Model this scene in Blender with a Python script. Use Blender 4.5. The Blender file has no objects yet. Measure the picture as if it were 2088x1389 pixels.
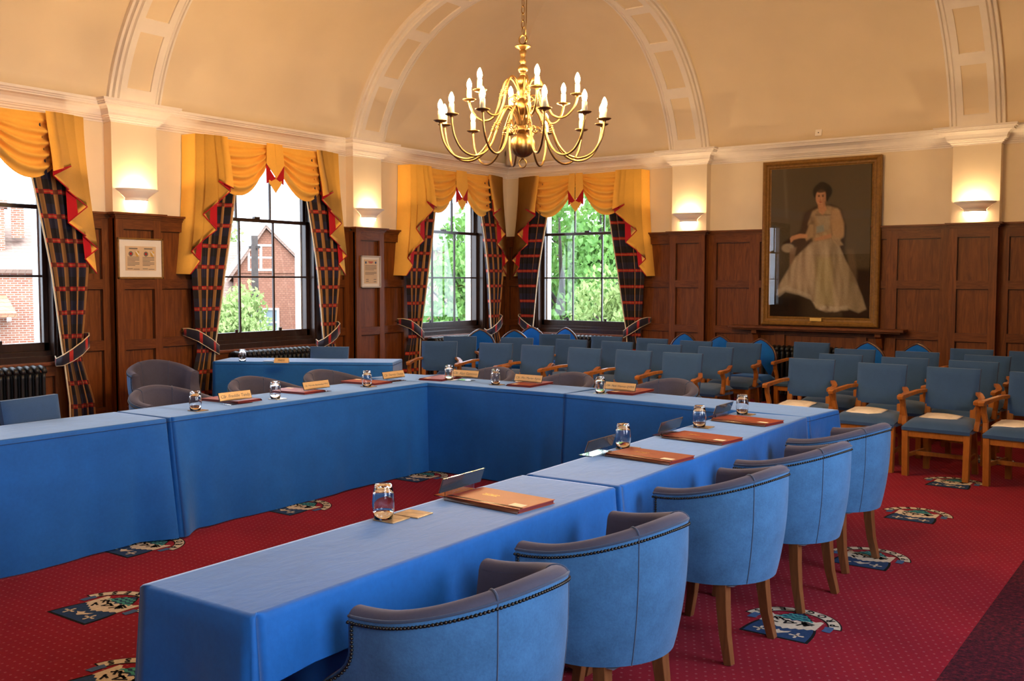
import bpy, bmesh, math, random
import numpy as np
from math import sin, cos, pi, radians, sqrt, atan2, hypot
from mathutils import Matrix, Vector, Euler
random.seed(7)
S = bpy.context.scene
COL = S.collection
LX, LY = 10.062, 13.354            # room size
# ------------------------------------------------------------------ mesh helper
class MB:
    def __init__(s): s.v=[]; s.f=[]; s.m=[]; s.sm=[]; s.uv={}
    def add(s, vs, fs, mat=0, smooth=False, uv=None):
        b=len(s.v); s.v.extend([tuple(p) for p in vs])
        for f in fs: s.f.append([b+i for i in f]); s.m.append(mat); s.sm.append(smooth)
        if uv is not None:
            for i,c in enumerate(uv): s.uv[b+i]=c
        return s
    def box(s, c, d, rot=None, mat=0):
        x,y,z=[k/2 for k in d]
        P=[(-x,-y,-z),(x,-y,-z),(x,y,-z),(-x,y,-z),(-x,-y,z),(x,-y,z),(x,y,z),(-x,y,z)]
        if rot is not None: P=[rot@Vector(p) for p in P]
        P=[(p[0]+c[0],p[1]+c[1],p[2]+c[2]) for p in P]
        return s.add(P,[(0,3,2,1),(4,5,6,7),(0,1,5,4),(1,2,6,5),(2,3,7,6),(3,0,4,7)],mat)
    def bx(s,a,b,mat=0):
        return s.box([(a[i]+b[i])/2 for i in range(3)],[abs(b[i]-a[i]) for i in range(3)],None,mat)
    def lathe(s, prof, n=16, c=(0,0,0), mat=0, smooth=True, a0=0, a1=2*pi, sx=1, sy=1, flute=None):
        full=abs(a1-a0-2*pi)<1e-6; k=n if full else n+1; P=[]
        for r,z in prof:
            for i in range(k):
                a=a0+(a1-a0)*i/n; rr=r*(1+flute*cos(a*12)) if flute else r
                P.append((c[0]+rr*cos(a)*sx,c[1]+rr*sin(a)*sy,c[2]+z))
        F=[]
        for j in range(len(prof)-1):
            for i in range(n):
                q=(i+1)%k; F.append((j*k+i,j*k+q,(j+1)*k+q,(j+1)*k+i))
        if full:
            if prof[0][0]>1e-5: F.append(tuple(range(k-1,-1,-1)))
            if prof[-1][0]>1e-5: F.append(tuple((len(prof)-1)*k+i for i in range(k)))
        return s.add(P,F,mat,smooth)
    def tube(s, path, r, n=8, mat=0, closed=False, smooth=True, cap=True, sq=None):
        path=[Vector(p) for p in path]; N=len(path); P=[]; up=None
        for i,p in enumerate(path):
            if closed: t=path[(i+1)%N]-path[i-1]
            else: t=path[min(i+1,N-1)]-path[max(i-1,0)]
            t.normalize()
            if up is None:
                up=Vector((0,0,1)) if abs(t.z)<.9 else Vector((1,0,0))
            a=t.cross(up)
            if a.length<1e-5: a=t.orthogonal()
            a.normalize(); b=a.cross(t).normalized(); up=b
            rr=r[i] if isinstance(r,(list,tuple)) else r
            if sq:
                w,h=sq[0]*rr,sq[1]*rr
                for (x,y) in ((-w,-h),(w,-h),(w,h),(-w,h)): P.append(p+a*x+b*y)
            else:
                for k in range(n):
                    A=2*pi*k/n; P.append(p+a*(rr*cos(A))+b*(rr*sin(A)))
        if sq: n=4
        F=[]
        for i in range(N if closed else N-1):
            j=(i+1)%N
            for k in range(n):
                q=(k+1)%n; F.append((i*n+k,i*n+q,j*n+q,j*n+k))
        if cap and not closed:
            F.append(tuple(range(n-1,-1,-1))); F.append(tuple((N-1)*n+k for k in range(n)))
        return s.add(P,F,mat,smooth and not sq)
    def grid(s, fn, nu, nv, mat=0, smooth=True, uvf=None, closed=False):
        P=[];U=[]
        for j in range(nv+1):
            for i in range(nu+1):
                P.append(fn(i/nu,j/nv)); U.append(uvf(i/nu,j/nv) if uvf else (i/nu,j/nv))
        w=nu+1
        F=[(j*w+i,j*w+i+1,(j+1)*w+i+1,(j+1)*w+i) for j in range(nv) for i in range(nu)]
        return s.add(P,F,mat,smooth,U)
    def prism(s, poly, z0, z1, mat=0, top=True):
        n=len(poly); P=[(x,y,z0) for x,y in poly]+[(x,y,z1) for x,y in poly]
        F=[(i,(i+1)%n,n+(i+1)%n,n+i) for i in range(n)]+[tuple(range(n-1,-1,-1)),tuple(range(n,2*n))]
        return s.add(P,F,mat)
    def ball(s,c,r,n=8,mat=0,sz=1):
        return s.lathe([(r*sin(pi*i/n)+1e-6*(i in(0,n)),-r*sz*cos(pi*i/n)) for i in range(n+1)],n+2,c,mat)
    def map(s,fn): s.v=[tuple(fn(*p)) for p in s.v]; return s
    def tr(s,M): s.v=[tuple(M@Vector(p)) for p in s.v]; return s
    def join(s,o):
        b=len(s.v); s.v+=o.v; s.f+=[[b+i for i in f] for f in o.f]; s.m+=o.m; s.sm+=o.sm
        for k,c in o.uv.items(): s.uv[b+k]=c
        return s
    def build(s, name, mats, parent=None, loc=(0,0,0), rz=0, bevel=0, sub=0, solid=0, wn=False, recalc=True, seg=2, rot=None):
        me=bpy.data.meshes.new(name); me.from_pydata(s.v,[],s.f)
        if not isinstance(mats,(list,tuple)): mats=[mats]
        for m in mats: me.materials.append(m)
        me.polygons.foreach_set('material_index',s.m); me.polygons.foreach_set('use_smooth',s.sm)
        if s.uv:
            l=me.uv_layers.new(name='UVMap')
            for lp in me.loops: l.data[lp.index].uv=s.uv.get(lp.vertex_index,(0,0))
        if recalc:
            b=bmesh.new(); b.from_mesh(me); bmesh.ops.recalc_face_normals(b,faces=b.faces); b.to_mesh(me); b.free()
        me.update()
        o=bpy.data.objects.new(name,me); COL.objects.link(o); o.location=loc; o.rotation_euler=rot or (0,0,rz)
        if parent: o.parent=parent
        if solid:
            m=o.modifiers.new('s','SOLIDIFY'); m.thickness=solid; m.offset=0
        if bevel:
            m=o.modifiers.new('b','BEVEL'); m.width=bevel; m.segments=seg; m.limit_method='ANGLE'; m.angle_limit=radians(40)
        if sub:
            m=o.modifiers.new('u','SUBSURF'); m.levels=sub; m.render_levels=sub
        return o
def empty(name, loc=(0,0,0), rz=0):
    o=bpy.data.objects.new(name,None); COL.objects.link(o); o.location=loc; o.rotation_euler=(0,0,rz); o.empty_display_size=.1; return o
def tag(o,label,cat,group=None):
    o['label']=label; o['category']=cat
    if group: o['group']=group
    return o
def struct(o): o['kind']='structure'; return o
KIDS={}
def dup(o, loc=None, rz=None, parent=None):
    c=o.copy(); COL.objects.link(c)
    if parent: c.parent=parent
    if loc is not None: c.location=loc
    if rz is not None: c.rotation_euler=(0,0,rz)
    for ch in list(o.children): dup(ch,parent=c)
    return c
def interp(x,xs,ys): return float(np.interp(x,xs,ys))
_tc={}
def text_mb(txt,size=.05,mat=0,depth=0.0004,shear=0.0,bold=0.0):
    cu=bpy.data.curves.new('t','FONT'); cu.body=txt; cu.size=size; cu.extrude=depth; cu.align_x='CENTER'; cu.align_y='CENTER'; cu.shear=shear; cu.resolution_u=2; cu.offset=bold
    o=bpy.data.objects.new('t',cu); COL.objects.link(o)
    dg=bpy.context.evaluated_depsgraph_get(); dg.update(); me=bpy.data.meshes.new_from_object(o.evaluated_get(dg))
    mb=MB(); mb.add([tuple(v.co) for v in me.vertices],[tuple(p.vertices) for p in me.polygons],mat)
    bpy.data.objects.remove(o); bpy.data.curves.remove(cu); bpy.data.meshes.remove(me)
    return mb
# ------------------------------------------------------------------ materials
def srgb(r,g,b):
    f=lambda c:(c/255/12.92 if c/255<=.04045 else ((c/255+.055)/1.055)**2.4)
    return (f(r),f(g),f(b),1)
class NT:
    def __init__(s,name):
        s.m=bpy.data.materials.new(name); s.m.use_nodes=True; s.t=s.m.node_tree; s.n=s.t.nodes; s.n.clear()
        s.out=s.n.new('ShaderNodeOutputMaterial')
    def new(s,t,**k):
        n=s.n.new('ShaderNode'+t)
        for a,b in k.items():
            if hasattr(n,a) and not isinstance(getattr(type(n),a,None),type(None)) and a in n.bl_rna.properties: setattr(n,a,b)
        return n
    def link(s,a,b): s.t.links.new(a,b)
    def math(s,op,a,b=None,c=None):
        n=s.n.new('ShaderNodeMath'); n.operation=op
        for i,x in enumerate((a,b,c)):
            if x is None: continue
            if isinstance(x,(int,float)): n.inputs[i].default_value=x
            else: s.link(x,n.inputs[i])
        return n.outputs[0]
    def mix(s,f,a,b,mode='MIX'):
        n=s.n.new('ShaderNodeMix'); n.data_type='RGBA'; n.blend_type=mode
        for i,x in ((0,f),(6,a),(7,b)):
            if isinstance(x,(int,float)): n.inputs[i].default_value=x
            elif isinstance(x,tuple): n.inputs[i].default_value=x
            else: s.link(x,n.inputs[i])
        return n.outputs[2]
    def coord(s,kind='Object',scale=(1,1,1)):
        c=s.n.new('ShaderNodeTexCoord'); m=s.n.new('ShaderNodeMapping'); m.inputs['Scale'].default_value=scale
        s.link(c.outputs[kind],m.inputs['Vector']); return m.outputs[0]
    def noise(s,vec,scale,detail=3,rough=.5,dist=0):
        n=s.n.new('ShaderNodeTexNoise'); n.inputs['Scale'].default_value=scale; n.inputs['Detail'].default_value=detail
        n.inputs['Roughness'].default_value=rough; n.inputs['Distortion'].default_value=dist
        if vec is not None: s.link(vec,n.inputs['Vector'])
        return n.outputs['Fac']
    def ramp(s,fac,stops):
        n=s.n.new('ShaderNodeValToRGB'); e=n.color_ramp.elements
        while len(e)<len(stops): e.new(.5)
        for i,(p,c) in enumerate(stops): e[i].position=p; e[i].color=c
        s.link(fac,n.inputs[0]); return n.outputs[0]
    def bump(s,h,strength=.2,dist=.01):
        n=s.n.new('ShaderNodeBump'); n.inputs['Strength'].default_value=strength; n.inputs['Distance'].default_value=dist
        s.link(h,n.inputs['Height']); return n.outputs[0]
    def bsdf(s,col,rough=.5,metal=0,spec=.5,normal=None,sheen=0,sheen_tint=None,sheen_r=.5,coat=0,trans=0,ior=1.5,emit=None,es=0):
        b=s.n.new('ShaderNodeBsdfPrincipled'); I=b.inputs
        def st(k,x):
            if isinstance(x,(int,float,tuple)): I[k].default_value=x
            else: s.link(x,I[k])
        st('Base Color',col); st('Roughness',rough); st('Metallic',metal); st('Specular IOR Level',spec)
        if normal is not None: s.link(normal,I['Normal'])
        if sheen:
            st('Sheen Weight',sheen); st('Sheen Roughness',sheen_r)
            if sheen_tint: st('Sheen Tint',sheen_tint)
        if coat: st('Coat Weight',coat); I['Coat Roughness'].default_value=.15
        if trans: st('Transmission Weight',trans); st('IOR',ior)
        if emit: st('Emission Color',emit); st('Emission Strength',es)
        s.link(b.outputs[0],s.out.inputs[0]); return b
def plain(name,col,rough=.5,metal=0,spec=.5,noise=0,nscale=8,bump=0,bscale=60,**k):
    t=NT(name); v=t.coord(); c=col
    if noise:
        f=t.noise(v,nscale,4); d=tuple(x*(1-noise) for x in col[:3])+(1,); l=tuple(min(1,x*(1+noise)) for x in col[:3])+(1,)
        c=t.ramp(f,[(.3,d),(.7,l)])
    nm=t.bump(t.noise(v,bscale,3),bump,.005) if bump else None
    t.bsdf(c,rough,metal,spec,nm,**k); return t.m
def wood(name,dark,light,scale=(14,14,1.2),rough=.4,coat=.15,dist=1.5,bump=.08):
    t=NT(name); v=t.coord('Object',scale); f=t.noise(v,2.2,6,.6,dist); v2=t.coord('Object',tuple(x*6 for x in scale)); g=t.noise(v2,3,3,.6)
    c=t.ramp(f,[(.28,dark),(.72,light)]); c=t.mix(t.math('MULTIPLY',g,.35),c,tuple(x*.45 for x in dark[:3])+(1,))
    t.bsdf(c,rough,0,.3,t.bump(g,bump,.004),coat=coat); return t.m
def fabric(name,col,var=.12,nscale=3,sheen=.6,tint=(1,1,1,1),rough=.9,bump=.15,bscale=180,sheen_r=.45,spec=.15,wrinkle=0):
    t=NT(name); v=t.coord(); f=t.noise(v,nscale,5,.65); d=tuple(x*(1-var) for x in col[:3])+(1,); l=tuple(min(1,x*(1+var)) for x in col[:3])+(1,)
    f2=t.noise(v,nscale*14,3,.6); c=t.mix(.35,t.ramp(f,[(.3,d),(.7,l)]),t.ramp(f2,[(.3,d),(.7,l)]))
    h=t.noise(v,bscale,2)
    if wrinkle: h=t.math('ADD',t.math('MULTIPLY',h,.12),t.noise(t.coord('Object',(1,2.2,1)),7,3,.5,1.2)); nm=t.bump(h,wrinkle,.03)
    else: nm=t.bump(h,bump,.003)
    t.bsdf(c,rough,0,spec,nm,sheen=sheen,sheen_tint=tint,sheen_r=sheen_r); return t.m
M={}
M['plaster']=plain('plaster_cream',(.80,.70,.54,1),.8,noise=.03,nscale=3,bump=.04,bscale=40,spec=.2)
M['vault']=plain('vault_cream',(.81,.70,.53,1),.75,noise=.03,nscale=2,bump=.03,bscale=30,spec=.2)
M['white']=plain('white_moulding',(.87,.83,.79,1),.65,noise=.02,spec=.25)
M['oak']=wood('oak_panel',(.095,.024,.004,1),(.235,.068,.011,1),(9,9,.9),.48,.03)
M['oakshade']=wood('oak_panel_shade',(.030,.009,.003,1),(.07,.022,.006,1),(9,9,9),.4,.1)  # darker oak that paints shade along the panel edges
M['oakh']=wood('oak_rail',(.085,.021,.0035,1),(.20,.057,.010,1),(2,2,12),.48,.03)
M['frame_dark']=wood('dark_window_wood',(.018,.009,.006,1),(.05,.022,.013,1),(10,10,2),.35,.3)
M['sill']=wood('red_brown_wood',(.10,.028,.012,1),(.20,.06,.025,1),(3,3,10),.35,.3)
M['extwhite']=plain('white_render',(.85,.86,.86,1),.8,noise=.04)
M['cloth']=fabric('blue_table_cloth',(.007,.112,.41,1),.16,4,.75,(.75,.85,1,1),wrinkle=.055,sheen_r=.3,rough=.7,spec=.32)
M['tubin']=fabric('mauve_grey_suede',(.062,.062,.098,1),.14,7,.18,(.9,.85,1,1),bump=.1)
M['tub']=fabric('blue_suede',(.048,.145,.315,1),.30,9,.20,(.8,.85,.95,1))
M['chairblue']=fabric('dusty_blue_weave',(.033,.080,.185,1),.10,8,.25,(.8,.88,1,1),bump=.3,bscale=300)
M['royal']=fabric('royal_blue_velvet',(.005,.10,.42,1),.15,6,.4,(.5,.75,1,1))
M['honey']=wood('honey_wood',(.27,.085,.012,1),(.44,.155,.026,1),(9,9,2),.38,.1,bump=.03)
M['legwood']=wood('brown_leg_wood',(.14,.05,.018,1),(.26,.10,.035,1),(12,12,1.5),.35,.3)
M['mahog']=wood('dark_mahogany',(.04,.012,.006,1),(.10,.03,.014,1),(9,9,2),.25,.5)
M['nail']=plain('bronze_nail',(.05,.045,.04,1),.28,.9)
M['brass']=plain('aged_brass',(.29,.175,.064,1),.36,1,noise=.12,nscale=6)
M['candle']=plain('candle_tube',(.42,.36,.26,1),.6,emit=(1,.72,.38,1),es=.25)  # no lamp itself: faint emission paints the bulb's glow on the tube
def emis(name,col,st):
    t=NT(name); e=t.n.new('ShaderNodeEmission'); e.inputs[0].default_value=col; e.inputs[1].default_value=st; t.link(e.outputs[0],t.out.inputs[0]); return t.m
BULB=1180; SCON=430; SCON2=45
M['bulb']=emis('lit_bulb',(1,.62,.275,1),BULB)
M['sbulb']=emis('lit_sconce_tube',(1,.65,.32,1),SCON)
M['sdiff']=emis('lit_sconce_diffuser',(1,.66,.34,1),SCON2)
M['iron']=plain('black_iron',(.02,.02,.02,1),.35,.3,noise=.2)
M['gold']=fabric('gold_cloth',(.93,.51,.095,1),.06,5,.15,(1,.85,.5,1),bump=.15,bscale=200)
M['red']=fabric('red_lining',(.45,.012,.02,1),.08,5,.2,(1,.5,.5,1))
M['cream']=plain('cream_piping',(.75,.62,.42,1),.8)
M['black']=plain('black_paint',(.01,.01,.012,1),.4)
M['paper']=plain('paper',(.80,.74,.66,1),.7,noise=.02)
M['ink']=plain('grey_ink',(.16,.14,.12,1),.8)
M['lightink']=plain('light_print',(.50,.44,.38,1),.8)
M['folder']=plain('red_leather',(.27,.038,.016,1),.5,noise=.06,nscale=20,bump=.1,bscale=150)
M['spine']=plain('dark_leather',(.075,.018,.008,1),.35,noise=.1,bump=.1,bscale=150)
M['pages']=plain('maroon_edge',(.16,.010,.012,1),.6)
M['gilt']=plain('gilt_print',(.75,.48,.12,1),.35,.7)
M['sticker']=plain('cream_sticker',(.82,.70,.52,1),.6)
M['plate']=plain('gold_plate',(.72,.50,.25,1),.38,.35,noise=.03)
M['cork']=plain('coaster_print',(.34,.22,.11,1),.3,noise=.5,nscale=30,coat=.4)
M['coaster_white']=plain('pale_coaster',(.72,.70,.66,1),.3,coat=.4)
M['gfr']=wood('gilt_frame',(.18,.085,.014,1),(.32,.16,.03,1),(8,8,8),.5,.03)
M['grey']=plain('grey_plastic',(.42,.36,.30,1),.5)
M['darkgrey']=plain('dark_grille',(.15,.13,.12,1),.6)
def glassmat(name,refl=.05,tint=(1,1,1,1),rough=0.0):
    t=NT(name); tr=t.n.new('ShaderNodeBsdfTransparent'); tr.inputs[0].default_value=tint; g=t.n.new('ShaderNodeBsdfGlossy'); g.inputs['Roughness'].default_value=rough
    lw=t.n.new('ShaderNodeLayerWeight'); lw.inputs[0].default_value=.5; fr=t.math('ADD',t.math('MULTIPLY',t.math('POWER',lw.outputs[1],5.0),.9),refl*.5); x=t.n.new('ShaderNodeMixShader'); t.link(fr,x.inputs[0]); t.link(tr.outputs[0],x.inputs[1]); t.link(g.outputs[0],x.inputs[2]); t.link(x.outputs[0],t.out.inputs[0]); return t.m
M['pane']=glassmat('window_glass'); M['picglass']=glassmat('picture_glass')
t=NT('tumbler_glass'); t.bsdf((1,1,1,1),0.0,0,.5,trans=1,ior=1.48); M['glass']=t.m
t=NT('clear_acrylic'); t.bsdf((.97,.98,1,1),0.03,0,.5,trans=1,ior=1.35); M['acrylic']=t.m
t=NT('smoked_acrylic'); t.bsdf((.05,.05,.06,1),.08,0,.5,coat=.6); M['smoke']=t.m
# tartan
def tartan():
    t=NT('tartan_cloth'); uv=t.coord('UV'); sp=t.n.new('ShaderNodeSeparateXYZ'); t.link(uv,sp.inputs[0]); u,v=sp.outputs[0],sp.outputs[1]
    def band(x,per,w,off=0.0):
        fr=t.math('FRACT',t.math('ADD',t.math('DIVIDE',x,per),off)); return t.math('LESS_THAN',t.math('ABSOLUTE',t.math('SUBTRACT',fr,.5)),w/per/2)
    ck=t.math('LESS_THAN',t.math('FRACT',t.math('DIVIDE',v,.46)),.5)
    base=t.mix(ck,(.016,.018,.045,1),(.010,.009,.012,1))
    wv=t.noise(t.coord('UV',(1,1,1)),260,1); base=t.mix(t.math('MULTIPLY',wv,.18),base,(.16,.13,.12,1))
    red=band(v,.23,.042); rc=band(v,.23,.016); redc=t.mix(rc,(.42,.018,.02,1),(.50,.12,.05,1))
    gold=band(u,.36,.058,.05); g2=band(u,.36,.070,.05)
    c=t.mix(red,base,redc); gc=t.mix(red,(.44,.22,.07,1),(.20,.055,.03,1)); c=t.mix(g2,c,(.10,.03,.02,1)); c=t.mix(gold,c,gc)
    t.bsdf(c,.85,0,.15,t.bump(wv,.2,.002),sheen=.2); return t.m
M['tartan']=tartan()
def bandmat():
    t=NT('tartan_band'); uv=t.coord('UV'); sp=t.n.new('ShaderNodeSeparateXYZ'); t.link(uv,sp.inputs[0])
    fr=t.math('FRACT',t.math('ADD',t.math('DIVIDE',sp.outputs[0],.2),.25)); b=t.math('LESS_THAN',t.math('ABSOLUTE',t.math('SUBTRACT',fr,.5)),.1)
    c=t.mix(b,(.022,.020,.035,1),(.42,.03,.025,1)); t.bsdf(c,.85,0,.15,sheen=.2); return t.m
M['tband']=bandmat()
def carpet():
    t=NT('red_dotted_carpet'); v=t.coord('Object'); sp=t.n.new('ShaderNodeSeparateXYZ'); t.link(v,sp.inputs[0]); x,y=sp.outputs[0],sp.outputs[1]
    P=.042; row=t.math('FLOOR',t.math('DIVIDE',y,P)); off=t.math('MULTIPLY',t.math('MODULO',row,2.0),.5)
    fx=t.math('SUBTRACT',t.math('FRACT',t.math('ADD',t.math('DIVIDE',x,P),off)),.5); fy=t.math('SUBTRACT',t.math('FRACT',t.math('DIVIDE',y,P)),.5)
    d=t.math('SQRT',t.math('ADD',t.math('MULTIPLY',fx,fx),t.math('MULTIPLY',fy,fy))); dot=t.math('LESS_THAN',d,.13)
    n=t.noise(v,1.6,4,.6); n2=t.noise(v,420,2); c=t.ramp(n,[(.3,(.17,.004,.014,1)),(.7,(.235,.006,.020,1))]); c=t.mix(t.math('MULTIPLY',n2,.3),c,(.10,.004,.012,1))
    c=t.mix(t.math('MULTIPLY',dot,.38),c,(.34,.15,.17,1)); t.bsdf(c,.95,0,.1,t.bump(n2,.4,.004),sheen=.05,sheen_tint=(1,.4,.45,1)); return t.m
M['carpet']=carpet()
def carpet2():
    t=NT('mottled_border_carpet'); v=t.coord('Object'); n=t.noise(v,45,4,.7); c=t.ramp(n,[(.38,(.018,.006,.012,1)),(.52,(.055,.008,.016,1)),(.66,(.12,.012,.022,1))]); t.bsdf(c,.95,0,.1,t.bump(t.noise(v,300,2),.4,.004)); return t.m
M['carpet2']=carpet2()
for n,c in (('cblue',(.018,.045,.12,1)),('cblack',(.008,.008,.010,1)),('ccream',(.50,.44,.36,1)),('cteal',(.045,.23,.23,1)),('cmid',(.05,.10,.22,1))):
    M[n]=plain('carpet_'+n[1:],c,.95,spec=.1,noise=.12,nscale=60,bump=.4,bscale=350)
# ------------------------------------------------------------------ room shell
WL=lambda s,d,z:(d,s,z)              # left wall   x=0 , s = y
WR=lambda s,d,z:(s,-d,z)             # right wall  y=0 , s = x
WO=lambda s,d,z:(LX-d,s,z)           # opposite wall
WN=lambda s,d,z:(s,-LY+d,z)          # near wall (behind the camera)
TH=.28; ZR=2.276; ZC0,ZC1=3.20,3.38
PILL=[-3.27,-6.677,-10.084]; PILR=[3.206,6.857]; PW=.26; PD=.13
WIN=[('left',WL,c) for c in (-8.35,-4.94,-1.47,-11.76)]+[('right',WR,1.45)]
WINO=[('far',WO,c) for c in (-8.38,-11.72)]
HW=.87; ZB,ZT=.78,3.02
def wall(name,fn,s0,s1,cuts):
    m=MB(); x=s0
    for c in sorted(cuts):
        m.bx((x,-TH,-2),(c-HW,0,3.6)); m.bx((c-HW,-TH,-2),(c+HW,0,ZB)); m.bx((c-HW,-TH,ZT),(c+HW,0,3.6)); x=c+HW
    m.bx((x,-TH,-2),(s1,0,3.6)); m.map(fn); return struct(m.build(name,M['plaster']))
wl=wall('wall_left',WL,-LY-TH,TH,[c for n,f,c in WIN if n=='left'])
wr=wall('wall_right',WR,-TH,LX+TH,[1.45])
wo=wall('wall_opposite',WO,-LY-TH,TH,[c for n,f,c in WINO])
wn=wall('wall_near',WN,-TH,LX+TH,[])
# floor with its woven border and crests
def crest(m,ox,oy):
    k=[0.0012]
    def pl(poly,mat,h): 
        b=[(ox+x,oy+y,h) for x,y in poly]; m.add(b,[tuple(range(len(b)))],mat)
    sh=[]
    for i in range(13):
        t=i/12; sh.append((.29-.145*(t**2.2) ,.37*t**.85))
    sh=[(0,0),(.29,0)]+sh[1:]+[(.29-x,y) for x,y in sh[1:-1]][::-1]
    cx,cy=.145,.16
    pl([(cx+(x-cx)*1.10,cy+(y-cy)*1.08) for x,y in sh],3,.0010); pl(sh,2,.0016)
    zz=[];top=[]
    for i in range(17):
        x=.012+.266*i/16; y=.135+.055*abs(i/8-1)-.02+(.012 if i%2 else 0); zz.append((x,y)); top.append((x,min(y+.125,.30)))
    for i in range(16): pl([zz[i],zz[i+1],top[i+1],top[i]],4,.0022)
    rnd=random.Random(3)
    for i in range(16):
        a=rnd.uniform(0,pi); x=.145+rnd.uniform(-.085,.085); y=.215+rnd.uniform(-.035,.04); l=rnd.uniform(.018,.04); w=.006
        dx,dy=cos(a)*l,sin(a)*l*.7; px,py=-sin(a)*w,cos(a)*w
        pl([(x-dx-px,y-dy-py),(x+dx-px,y+dy-py),(x+dx+px,y+dy+py),(x-dx+px,y-dy+py)],3,.0028)
    for j in range(3):
        y=.265+j*.028; h=.09-.022*j
        for i in range(8):
            x0=.145-h+2*h*i/8; x1=x0+2*h/8; q=.006*(1 if i%2 else -1); pl([(x0,y+q),(x1,y-q),(x1,y-q+.016),(x0,y+q+.016)],5,.0030)
    for x in (.06,.23):
        y=.06
        for (a,b) in ((.032,.006),(.006,.032)): pl([(x-a,y-b),(x+a,y-b),(x+a,y+b),(x-a,y+b)],4,.0024)
        for (a,b) in ((.028,0),(-.028,0),(0,.028),(0,-.028)): pl([(x+a-.009,y+b),(x+a,y+b-.009),(x+a+.009,y+b),(x+a,y+b+.009)],4,.0026)
    bird=[(.10,.075),(.125,.082),(.135,.10),(.147,.082),(.165,.085),(.192,.105),(.185,.078),(.165,.062),(.15,.045),(.135,.048),(.125,.062)]
    pl(bird,4,.0024)
    # ribbon with the motto
    R0,R1=.178,.228; cx,cy=.145,.205
    def arc(a0,a1,r0,r1,mat,h,n=18):
        for i in range(n):
            A,B=[a0+(a1-a0)*q/n for q in (i,i+1)]
            pl([(cx+r0*cos(A),cy+r0*sin(A)),(cx+r0*cos(B),cy+r0*sin(B)),(cx+r1*cos(B),cy+r1*sin(B)),(cx+r1*cos(A),cy+r1*sin(A))],mat,h)
    arc(radians(8),radians(172),R0-.007,R1+.007,3,.0012); arc(radians(10),radians(170),R0,R1,4,.0018)
    arc(radians(-8),radians(16),R0-.02,R1-.03,6,.0026,5); arc(radians(164),radians(188),R0-.02,R1-.03,6,.0026,5)
    for i,chh in enumerate('PROGRESS'):
        A=radians(24+132*i/7); t=text_mb(chh,.056,3,.0002,bold=.0016)
        r=(R0+R1)/2; Mx=Matrix.Translation((ox+cx+r*cos(A),oy+cy+r*sin(A),.0032))@Matrix.Rotation(A+pi/2+ 0,4,'Z')
        t.tr(Mx); m.join(t)
fl=MB(); XB=8.39
fl.bx((-.1,-LY-.1,-.12),(XB,.1,0),0); fl.bx((XB,-LY-.1,-.12),(LX+.1,.1,0.0),1)
for (x,y) in ((7.531,-8.535),(7.505,-7.195),(7.465,-5.925),(7.425,-4.62),(7.44,-3.36),(3.87,-8.24),(3.84,-6.9),(4.73,-10.26),(3.9,-9.49),(5.59,-10.75)): crest(fl,x,y)
struct(fl.build('floor',[M['carpet'],M['carpet2'],M['cblue'],M['cblack'],M['ccream'],M['cteal'],M['cmid']],recalc=False))
# coved ceiling
XC,ZCN,RR,RV=2.30,2.859,2.171,2.25
def prof(d,R): return ZCN+sqrt(max(R*R-(XC-d)**2,0)) if d<XC else ZCN+R
rings=[(-.15,3.36)]
a0=math.asin((3.38-ZCN)/RV)
for i in range(25):
    a=a0+(pi/2-a0)*i/24; rings.append((XC-RV*cos(a),ZCN+RV*sin(a)))
c=MB()
for side in range(4):
    P=[]
    for d,z in rings:
        q=[(d,-d),(LX-d,-d),(LX-d,-LY+d),(d,-LY+d)]; A,B=q[side],q[(side+1)%4]; P+= [(A[0],A[1],z),(B[0],B[1],z)]
    c.add(P,[(2*i,2*i+1,2*i+3,2*i+2) for i in range(len(rings)-1)],0,True)
d,z=rings[-1]; c.add([(d,-d,z),(LX-d,-d,z),(LX-d,-LY+d,z),(d,-LY+d,z)],[(0,1,2,3)])
c.bx((-.5,-LY-.5,5.35),(LX+.5,.5,5.5))
struct(c.build('ceiling',M['vault'],recalc=False))
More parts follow.
